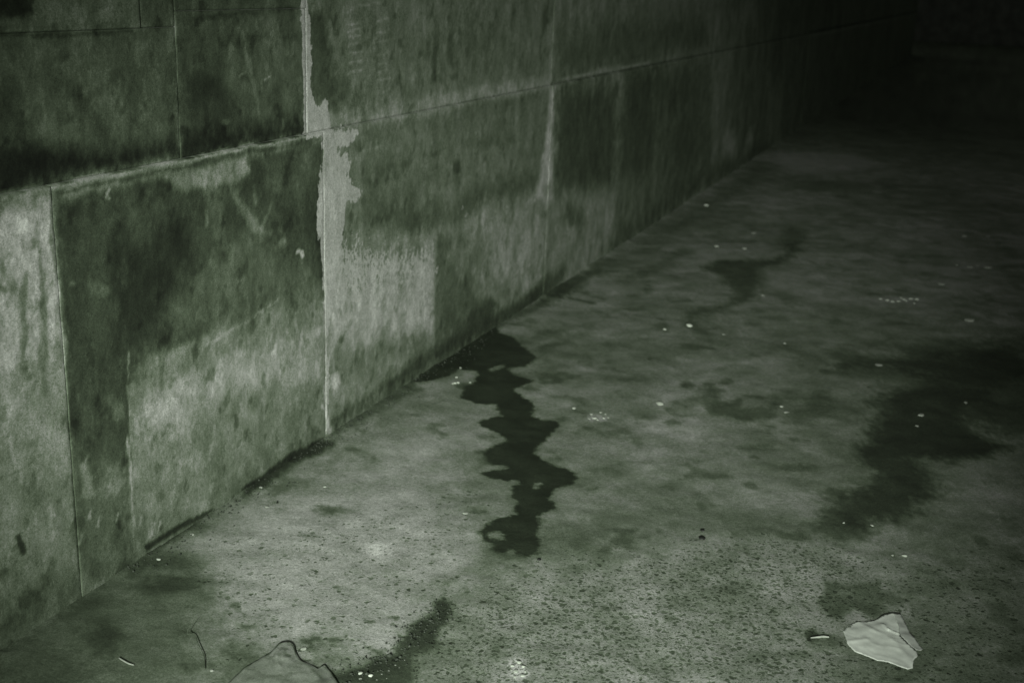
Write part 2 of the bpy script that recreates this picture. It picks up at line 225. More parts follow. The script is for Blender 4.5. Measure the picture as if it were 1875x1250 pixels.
# ---------------------------------------------------------------- floor: one sheet from under the camera out past the dark
FLOOR = json.loads('''[["a","p",[[-1.8131,2.6184],[-1.2796,2.6602],[-1.046,2.9773],[-0.9387,3.0877],[-0.8286,3.0291],[-0.7308,2.8172],[-0.7795,2.619],[-0.7106,2.2756],[-1.3656,1.8777]],0.0731,0.19,0.85],
["a","p",[[-1.7247,2.4722],[-1.1674,2.5894],[-1.0081,2.5255],[-0.9314,2.3453],[-0.9143,2.0707],[-1.3656,1.8777]],0.06312,0.14,0.7],
["a","b",[-0.975,2.5656],[20.509,6.986,0.95,-13.3],0.08,0.7],
["a","b",[-1.1318,2.7132],[16.199,9.164,19.253,-17.68],0.1,0.6],
["a","b",[-0.884,2.8404],[11.281,3.208,1.269,-15.264],0.06,0.85],
["a","b",[-0.8528,2.8611],[7.076,1.942,0.615,-7.453],0.12,0.6],
["a","p",[[-1.0121,2.8721],[-0.9568,2.9431],[-0.7967,2.9628],[-0.8107,3.0206],[-0.9857,3.0253],[-1.0551,2.9573]],0.02211,0.1,0.6],
["a","b",[-0.9184,2.9081],[18.429,5.287,3.323,-40.03],0.26,0.5],
["a","b",[-0.8196,2.7664],[17.302,4.703,1.952,-25.11],0.3,0.4],
["a","b",[-0.7559,2.7715],[19.763,4.941,2.353,-29.174],0.13,0.6],
["a","p",[[-0.9387,3.0877],[-0.8563,3.2024],[-0.6554,3.543],[-0.5404,3.738],[-0.2574,3.9696],[-0.1352,3.5075],[-0.0839,3.1279],[-0.1028,2.8681],[-0.2255,2.7427],[-0.2894,2.5541],[-0.6607,2.5267],[-0.7593,2.7009],[-0.745,2.8761]],0.08944,0.42,0.75],
["a","p",[[-0.6855,3.3325],[-0.5022,3.4721],[-0.2722,3.4524],[-0.1796,3.1196],[-0.223,2.7153],[-0.2894,2.5541],[-0.5386,2.5857],[-0.6746,2.7637]],0.07805,0.46,0.75],
["a","b",[-0.3479,3.0945],[18.466,2.131,1.55,-17.304],0.78,0.95],
["a","b",[-0.3641,3.1919],[6.787,0.799,0.558,-6.263],0.52,0.6],
["a","b",[-0.3035,2.6162],[15.159,1.797,1.106,-15.066],0.52,0.6],
["a","b",[-0.5735,3.0852],[5.243,0.94,0.647,-7.414],0.42,0.4],
["a","b",[-0.534,3.3388],[16.375,2.545,2.376,-25.537],0.13,0.8],
["a","b",[-0.5858,3.1541],[28.106,5.086,4.283,-46.844],0.2,0.6],
["a","b",[-0.7031,3.5122],[13.85,3.463,10.121,-21.508],0.15,0.7],
["a","b",[-0.72,3.377],[73.074,14.863,8.67,-82.982],0.06,0.8],
["a","b",[-0.8343,3.5037],[15.788,7.486,25.276,-11.489],0.07,0.55],
["a","b",[-0.6292,3.0463],[10.618,2.092,3.218,-37.245],0.24,0.4],
["a","p",[[-1.0191,3.0437],[-0.9911,3.1092],[-0.9576,3.1999],[-0.9105,3.298],[-0.9171,3.3112],[-0.9677,3.2183],[-1.0046,3.132],[-1.0308,3.0629]],0.00602,0.045,0.95],
["a","p",[[-0.8242,3.4375],[-0.7914,3.5287],[-0.741,3.6804],[-0.6743,3.7966],[-0.6928,3.8497],[-0.7684,3.7432],[-0.8163,3.5763],[-0.8486,3.4838]],0.0144,0.05,0.92],
["a","p",[[-0.6756,3.7895],[-0.6415,3.8032],[-0.6225,3.8511],[-0.6287,3.8752],[-0.6604,3.8805],[-0.6916,3.8571]],0.01243,0.06,0.9],
["a","b",[-0.6471,3.9222],[36.369,6.009,2.372,-21.347],0.6,0.95],
["a","b",[-0.6968,3.8601],[57.088,10.047,4.11,-39.277],0.4,0.7],
["a","p",[[-0.6394,3.8399],[-0.5674,4.0158],[-0.4698,4.2278],[-0.3644,4.4733],[-0.4154,4.6395],[-0.5177,4.3681],[-0.6091,4.1243],[-0.6779,3.9304]],0.03162,0.1,0.75],
["a","p",[[-0.0901,5.3361],[0.0358,5.5874],[0.2067,5.9142],[0.5072,6.6104],[0.4916,6.7924],[0.1896,6.0459],[0.021,5.6927],[-0.1113,5.467]],0.0328,0.11,0.7],
["a","p",[[0.144,5.8265],[0.1989,5.9594],[0.2985,6.2286],[0.2903,6.3382],[0.1723,6.2254],[0.1082,6.1166]],0.05279,0.06,0.75],
["a","p",[[0.2831,5.9708],[0.339,5.9469],[0.4202,5.8735],[0.4255,5.9156],[0.3433,5.9903],[0.2863,6.015]],0.01408,0.08,0.7],
["a","p",[[0.5111,6.5275],[1.1535,7.8673],[2.2159,10.4352],[2.2912,11.2588],[1.1567,8.3577],[0.4874,6.8816]],0.12396,0.1,0.5],
["a","p",[[-1.0119,2.9069],[-0.858,3.2545],[-0.6295,3.8038],[-0.6814,3.9269],[-0.9014,3.3361],[-1.0605,2.9855]],0.03041,0.14,0.5],
["a","p",[[-1.0095,3.0024],[-0.9688,3.0694],[-0.932,3.1621],[-0.8913,3.2722],[-0.9012,3.2912],[-0.9518,3.198],[-0.9931,3.1127],[-1.0287,3.0363]],0.01157,0.055,0.85],
["a","p",[[-0.8249,3.3986],[-0.7746,3.4907],[-0.7238,3.6418],[-0.6625,3.7683],[-0.6881,3.8363],[-0.7582,3.7177],[-0.806,3.5517],[-0.8418,3.4319]],0.01431,0.055,0.85],
["a","p",[[-0.6766,3.736],[-0.6279,3.7848],[-0.6044,3.8504],[-0.6147,3.8885],[-0.6576,3.8872],[-0.7045,3.8263]],0.01554,0.055,0.85],
["a","b",[-0.9468,2.9533],[10.889,3.203,2.213,-26.087],0.09,0.6],
["a","b",[-1.0717,2.704],[10.814,5.923,16.901,-15.868],0.1,0.6],
["a","b",[0.2944,6.283],[7.282,0.615,9.675,-5.051],0.09,0.6],
["w","p",[[-0.1163,5.4357],[-0.0828,5.4405],[-0.0587,5.2982],[0.0034,5.2505],[0.0447,5.1197],[0.0918,4.9958],[0.1109,4.9479],[0.0609,4.8194],[-0.0067,4.8107],[-0.0137,4.7744],[0.0317,4.6877],[0.1048,4.6405],[0.0541,4.5793],[0.0116,4.5204],[0.0403,4.4608],[0.0753,4.4034],[0.0992,4.3462],[0.0851,4.2287],[0.1282,4.1962],[0.1877,4.1844],[0.1898,4.139],[0.1451,4.0195],[0.0994,3.8976],[0.1073,3.9218],[0.0923,3.854],[0.1205,3.8017],[0.162,3.7521],[0.2241,3.7232],[0.2391,3.6644],[0.2197,3.6039],[0.1648,3.5739],[0.1397,3.4917],[0.1581,3.4318],[0.1542,3.4014],[0.1216,3.3761],[0.1022,3.3523],[0.1076,3.2672],[0.0979,3.2114],[0.1064,3.1523],[0.0999,3.1],[0.0702,3.0722],[0.0465,3.0765],[0.0224,3.1151],[0.0108,3.0962],[-0.0068,3.0845],[-0.037,3.1074],[-0.0323,3.1532],[-0.0566,3.1577],[-0.0773,3.223],[-0.0485,3.2882],[-0.0118,3.3273],[0.0354,3.3534],[0.0254,3.3968],[0.041,3.4667],[0.018,3.4723],[0.0201,3.568],[0.0469,3.5869],[0.0434,3.6197],[0.0229,3.6261],[0.0028,3.6041],[-0.0179,3.622],[-0.0589,3.6263],[-0.0842,3.6662],[-0.0541,3.6951],[0.0011,3.7094],[-0.0064,3.7438],[-0.0484,3.7396],[-0.0743,3.7817],[-0.0829,3.8265],[-0.0855,3.8459],[-0.0504,3.9145],[-0.0013,3.9697],[-0.0145,4.0023],[-0.0476,4.0506],[-0.1008,4.0978],[-0.1159,4.1504],[-0.0515,4.2039],[-0.0251,4.2162],[-0.0397,4.2716],[-0.0549,4.3381],[-0.1234,4.3401],[-0.1947,4.3919],[-0.1886,4.4752],[-0.1883,4.539],[-0.1538,4.5648],[-0.1368,4.678],[-0.139,4.7351],[-0.2206,4.7365],[-0.2524,4.6523],[-0.3204,4.5881],[-0.4079,4.523],[-0.3581,4.696],[-0.3434,4.8886],[-0.2788,5.0761],[-0.2229,5.2192],[-0.1712,5.3398]],0.00323,1,1],
["w","p",[[-0.0464,3.2189],[-0.0221,3.2307],[0.003,3.203],[-0.0026,3.1757],[-0.0391,3.1791],[-0.0519,3.1981]],0.0024,-1,1],
["w","p",[[0.0874,3.5745],[0.1045,3.6091],[0.1166,3.602],[0.1041,3.5648],[0.092,3.5571]],0.00281,-1,1],
["w","p",[[-0.1099,4.7505],[-0.0666,4.8031],[-0.0225,4.8568],[-0.0362,4.7833],[-0.0798,4.7357]],0.0041,-1,1],
["a","b",[0.1908,3.1872],[10.215,-0.35,0.571,-6.373],0.19,0.65],
["a","b",[0.222,3.1546],[20.654,-0.865,1.19,-13.139],0.14,0.5],
["a","b",[-0.0398,2.9977],[23.09,0.694,0.658,-7.892],0.2,0.7],
["a","b",[-0.0279,3.1328],[31.176,0.851,0.851,-9.723],0.22,0.4],
["a","p",[[0.1262,2.9037],[0.166,2.9184],[0.2104,2.8992],[0.2517,2.9369],[0.292,2.946],[0.3233,2.9084],[0.2943,2.8947],[0.2483,2.8742],[0.192,2.8586],[0.148,2.8717]],0.01112,0.14,0.8],
["a","p",[[0.2741,3.7458],[0.3678,3.782],[0.4005,3.8398],[0.4559,3.8181],[0.3653,3.7462],[0.2854,3.6947]],0.01804,0.15,0.7],
["a","b",[0.3589,3.7348],[7.618,-0.525,0.733,-7.234],0.2,0.5],
["a","b",[0.4469,3.4794],[5.676,-0.545,0.52,-5.502],0.22,0.5],
["a","b",[0.2684,4.2519],[3.953,-0.167,0.559,-4.935],0.22,0.35],
["a","b",[0.133,5.2806],[6.141,0.418,9.8,-9.334],0.12,0.6],
["a","b",[0.5291,5.1218],[2.861,-0.236,0.553,-4.137],0.2,0.5],
["a","b",[0.4505,4.7284],[4.793,-0.358,1.467,-11.792],0.17,0.45],
["a","b",[0.5234,4.2808],[15.749,-1.496,1.628,-14.121],0.14,0.5],
["a","p",[[0.1272,4.9555],[0.2644,5.1988],[0.3968,5.3723],[0.3947,5.4418],[0.2555,5.3112],[0.1083,5.0993]],0.03258,0.15,0.5],
["a","p",[[0.7237,4.6996],[0.7516,4.6512],[0.7138,4.621]],0.02394,0.08,0.7],
["a","b",[0.742,4.659],[31.17,-4.036,2.242,-18.276],0.1,0.6],
["a","b",[0.616,4.9965],[58.902,-5.965,4.101,-32.061],0.06,0.7],
["a","p",[[0.8159,4.6953],[0.8017,4.5233],[0.8042,4.3234],[0.9034,4.2671],[1.017,4.3019],[1.108,4.5224],[1.0996,4.564],[1.0223,4.4364],[0.9311,4.4025],[0.8573,4.4634],[0.8616,4.5971],[0.8415,4.7299]],0.0336,0.1,0.75],
["a","p",[[0.8202,4.5569],[0.7276,4.4947],[0.642,4.412],[0.6418,4.3301],[0.7223,4.407],[0.8037,4.4142]],0.03345,0.14,0.6],
["a","b",[1.2568,4.5203],[17.32,-4.119,0.843,-7.155],0.09,0.7],
["a","p",[[1.0734,4.2721],[1.2081,4.3106],[1.3703,4.3533],[1.4732,4.4793],[1.4809,4.549],[1.3946,4.4656],[1.2447,4.4741],[1.1002,4.4195]],0.03658,0.13,0.6],
["a","b",[1.2343,4.6164],[8.83,-2.011,0.601,-5.068],0.16,0.4],
["a","p",[[1.1277,5.2094],[1.2842,5.3261],[1.3539,5.2083],[1.4495,5.099],[1.4197,4.9783],[1.3446,5.0854],[1.2569,5.1955]],0.03692,0.12,0.55],
["a","p",[[1.4728,5.1931],[1.5535,5.2505],[1.6299,5.1831],[1.7963,5.1743],[1.9954,5.2936],[2.362,5.3743],[2.3087,5.0052],[2.0718,4.8117],[1.8611,4.7598],[1.7333,4.8236],[1.6147,4.8091],[1.5133,4.8234],[1.4038,4.878]],0.06269,0.065,0.85],
["a","p",[[1.5425,4.6197],[1.664,4.6845],[1.8249,4.7817],[2.0329,4.7545],[1.9913,4.5985],[1.8329,4.4844],[1.7658,4.3401],[1.8157,4.1746],[1.8714,4.1194],[1.7536,4.0087],[1.5224,3.9847],[1.3487,3.9477],[1.2784,3.9593],[1.3246,4.1014],[1.429,4.2806]],0.05131,0.06,0.85],
["a","p",[[1.2534,4.0041],[1.4103,4.1612],[1.6144,4.268],[1.7384,4.2177],[1.8351,4.0653],[1.6808,3.972],[1.4518,3.9483],[1.4837,3.7364],[1.4295,3.615],[1.2776,3.431],[1.2021,3.3949],[1.1083,3.2875],[1.0406,3.2678],[1.0071,3.3342],[1.0127,3.4363],[1.0676,3.5804],[1.2153,3.6763],[1.2858,3.8036],[1.2478,3.9273]],0.05882,0.075,0.92],
["a","p",[[1.0676,3.5804],[1.0024,3.4205],[0.959,3.3727],[1.0047,3.2242],[1.0789,3.2712],[1.0781,3.4128]],0.03043,0.14,0.6],
["a","p",[[0.8132,3.9966],[0.9689,4.0328],[0.9492,3.934],[0.8482,3.9424]],0.02902,0.16,0.6],
["a","b",[0.961,3.7485],[8.852,-1.856,0.732,-7.286],0.22,0.4],
["a","b",[1.8458,4.3702],[7.725,-2.819,1.356,-12.042],0.2,0.5],
["a","b",[1.9472,4.8416],[10.55,-3.706,1.064,-8.777],0.2,0.4],
["a","b",[1.7075,4.5407],[11.2,-3.643,1.822,-15.653],0.26,0.5],
["a","p",[[1.8251,5.3808],[2.5101,5.5637],[2.1501,4.2297],[1.8881,4.2014],[1.8233,4.3085],[1.5864,4.1688],[1.4111,4.2057],[1.5625,4.6556]],0.1142,0.075,0.75],
["a","p",[[1.2145,7.0119],[1.4938,7.0446],[1.6828,7.2332],[1.8301,7.6792],[1.8725,7.6872],[1.7432,7.1876],[1.562,6.9495],[1.4712,6.8609],[1.4052,6.5152],[1.3012,6.1426],[1.217,6.0382],[1.0834,5.878],[0.9352,5.76],[0.8676,5.5386],[0.8505,5.6074],[0.8941,5.7615],[1.0024,5.9012],[1.1643,6.0466],[1.2124,6.2142],[1.1832,6.4326],[1.174,6.6693],[1.1173,6.8106]],0.04949,0.085,0.8],
["a","b",[1.4442,6.7261],[15.613,-5.919,-21.372,-2.144],0.2,0.6],
["a","b",[1.2817,6.8065],[22.082,-3.628,3.155,-18.375],0.2,0.5],
["a","p",[[0.8745,5.6171],[0.8831,5.3387],[0.9254,5.2505],[0.9654,5.3756],[0.9389,5.4769],[0.9045,5.6818]],0.02975,0.13,0.6],
["a","p",[[1.3802,6.5076],[1.3668,6.2318],[1.4386,6.0233],[1.5097,6.2345],[1.4427,6.4355],[1.4373,6.6192]],0.05469,0.14,0.55],
["a","b",[1.8678,7.8785],[10.349,-2.224,0.505,-2.625],0.09,0.6],
["a","p",[[1.0339,7.4677],[1.6213,7.5774],[1.5917,7.1608],[1.142,7.0262]],0.04414,0.34,0.6],
["a","b",[1.5508,6.549],[8.005,-1.688,0.66,-4.03],0.36,0.5],
["a","b",[0.6908,7.0893],[7.43,-0.61,0.865,-4.842],0.3,0.4],
["a","p",[[0.6057,6.2934],[0.8253,6.6479],[1.0894,7.1946],[1.09,7.439],[0.8223,6.8668],[0.6005,6.4981]],0.05388,0.12,0.5],
["a","b",[0.9927,5.7314],[12.079,-1.796,0.811,-5.627],0.16,0.4],
["a","p",[[2.4286,11.747],[2.737,12.1817],[3.3975,12.1324],[3.5519,11.509],[3.0675,10.8812],[2.4288,10.7185]],0.17071,0.48,0.5],
["a","b",[2.659,10.0395],[1.775,-0.437,0.629,-2.641],0.14,0.5],
["a","b",[1.5028,8.3716],[4.233,-0.686,0.355,-1.721],0.2,0.4],
["a","b",[2.938,9.1012],[1.165,-0.349,0.487,-2.255],0.2,0.3],
["a","p",[[-0.0303,2.9351],[0.7807,3.2034],[0.9611,2.894],[0.7,2.1725],[-0.1229,2.1206],[-0.1128,2.7797]],0.11416,0.42,0.6],
["a","p",[[-0.4193,2.4035],[-0.3782,2.4489],[-0.3237,2.479],[-0.3048,2.5251],[-0.2562,2.5377],[-0.2406,2.6331],[-0.2297,2.6833],[-0.2115,2.7151],[-0.1768,2.7488],[-0.1808,2.8015],[-0.1602,2.8194],[-0.1265,2.8058],[-0.1282,2.7422],[-0.1356,2.6906],[-0.1596,2.6588],[-0.1516,2.5825],[-0.1964,2.5421],[-0.2098,2.4183]],0.01341,0.085,0.95],
["a","p",[[-0.351,2.4194],[-0.2796,2.4706],[-0.1982,2.4417],[-0.1689,2.1177],[-0.3521,2.1062]],0.01275,0.11,0.8],
["a","p",[[-0.2197,2.5592],[-0.1177,2.6173],[-0.0159,2.4318],[-0.1864,2.3112]],0.0288,0.2,0.5],
["a","p",[[-0.1684,2.8967],[-0.1443,2.9159],[-0.1238,2.9526],[-0.1127,2.9594],[-0.1334,2.9226],[-0.1425,2.8875]],0.00639,0.12,0.75],
["a","b",[-0.4506,2.8548],[75.866,11.451,8.589,-93.043],0.1,0.8],
["a","b",[-0.3461,2.6787],[71.777,9.48,6.771,-93.445],0.1,0.8],
["a","b",[-0.2833,2.7079],[70.866,7.874,6.562,-91.864],0.1,0.8],
["a","b",[-0.4228,2.5868],[52.576,8.262,5.258,-70.602],0.1,0.8],
["a","b",[-0.4825,2.5772],[46.118,8.173,4.67,-62.464],0.1,0.8],
["a","b",[-0.4639,2.5486],[61.702,10.638,6.383,-85.106],0.1,0.8],
["a","b",[-0.4641,2.5887],[80.79,14.363,8.977,-109.515],0.1,0.8],
["a","b",[-0.6996,2.7475],[57.848,13.815,5.18,-73.39],0.1,0.8],
["a","b",[-0.6538,2.6417],[44.619,10.214,4.838,-59.133],0.1,0.8],
["a","p",[[-0.3439,2.5527],[-0.3007,2.5336],[-0.2817,2.5511],[-0.2837,2.558],[-0.3019,2.5482],[-0.3438,2.5623]],0.00376,0.1,0.8],
["a","p",[[-0.6973,2.7282],[-0.6745,2.7027],[-0.6617,2.6826],[-0.658,2.6911],[-0.6718,2.7127],[-0.6953,2.7391]],0.00392,0.12,0.6],
["a","p",[[-0.7554,2.4663],[-0.7332,2.4329],[-0.7274,2.4436],[-0.7497,2.4772]],0.007,0.09,0.7],
["c","p",[[-0.0583,2.8717],[0.0915,2.9767],[0.3572,3.0311],[0.7878,3.2399],[1.03,3.1551],[1.0899,3.0276],[0.8484,2.7985],[0.7,2.1725],[-0.1919,2.1163],[-0.1128,2.7797]],0.1021,1,1],
["c","p",[[0.9068,3.0446],[1.5572,3.2003],[1.2377,2.4077],[0.7479,2.3745]],0.11742,0.4,1],
["c","p",[[-0.8216,3.0635],[-0.1176,3.5092],[-0.0827,2.7539],[-0.2548,2.4841],[-0.655,2.5028]],0.08099,0.25,1],
["a","b",[0.0416,2.5198],[37.287,0.348,3.485,-46.696],0.75,0.8],
["a","b",[0.0486,2.4777],[51.02,0.0,3.434,-48.077],0.7,0.8],
["a","b",[0.119,2.7697],[4.601,-0.075,0.707,-9.053],0.3,0.3],
["a","b",[0.1991,2.6154],[6.036,-0.252,0.745,-9.991],0.2,0.35],
["a","b",[0.4913,2.9163],[16.562,-2.055,1.048,-12.788],0.17,0.5],
["a","b",[0.4447,2.7616],[58.043,-7.107,4.146,-51.528],0.08,0.75],
["a","b",[0.6264,2.958],[6.531,-1.062,0.544,-6.59],0.24,0.4],
["a","p",[[0.8637,2.8627],[0.8999,2.9438],[0.9084,3.0026],[0.9672,2.9839],[1.0294,3.0007],[1.0837,3.0289],[1.0521,2.8997],[1.0415,2.8443],[0.9959,2.8194],[0.9542,2.8482],[0.9204,2.8029],[0.8815,2.7999]],0.0125,0.11,0.8],
["a","b",[1.0933,2.9345],[16.475,-4.953,0.897,-11.163],0.2,0.4],
["a","b",[0.9446,2.9469],[41.18,-10.627,4.428,-54.906],0.26,0.6],
["a","b",[1.2703,3.017],[24.722,-8.368,3.233,-39.556],0.1,0.7],
["a","b",[1.2477,2.7737],[3.441,-1.241,0.186,-2.437],0.19,0.6],
["a","b",[1.6559,5.6314],[1.463,-0.379,0.26,-1.832],0.22,0.5],
["a","b",[0.8021,2.7048],[41.325,-9.221,3.074,-42.008],0.06,0.85],
["a","b",[0.8522,2.6954],[70.616,-16.863,5.27,-75.885],0.07,0.8],
["a","b",[0.8159,2.6613],[21.031,-4.977,2.89,-38.852],0.14,0.5],
["a","b",[0.7366,2.6172],[18.157,-4.003,3.002,-40.032],0.12,0.55],
["a","b",[0.9706,2.5246],[8.293,-2.465,1.276,-17.862],0.17,0.5],
["a","b",[0.6503,2.5984],[24.246,-4.496,2.409,-33.559],0.15,0.5],
["a","b",[1.2627,3.1751],[10.246,-3.332,0.631,-7.369],0.2,0.3],
["a","b",[-0.2134,4.6884],[16.721,0.918,1.257,-10.094],0.2,0.6],
["a","b",[-0.1823,4.6638],[27.458,1.312,2.011,-15.827],0.42,0.6],
["a","b",[-0.2241,4.5959],[31.623,1.849,3.514,-29.034],0.4,0.5],
["a","b",[0.339,4.2363],[21.693,-1.264,2.738,-24.431],0.62,0.7],
["a","b",[0.4036,5.548],[15.56,-0.879,1.53,-10.547],0.3,0.5],
["a","b",[0.484,3.8684],[5.163,-0.494,0.531,-5.137],0.33,0.35],
["a","b",[2.0776,6.2249],[6.455,-1.933,1.949,-12.661],0.5,0.45],
["a","b",[1.5768,4.8684],[4.668,-1.315,0.86,-6.918],0.35,0.3],
["a","b",[0.4004,3.7865],[8.781,-0.697,1.063,-10.523],0.3,0.2]]''')
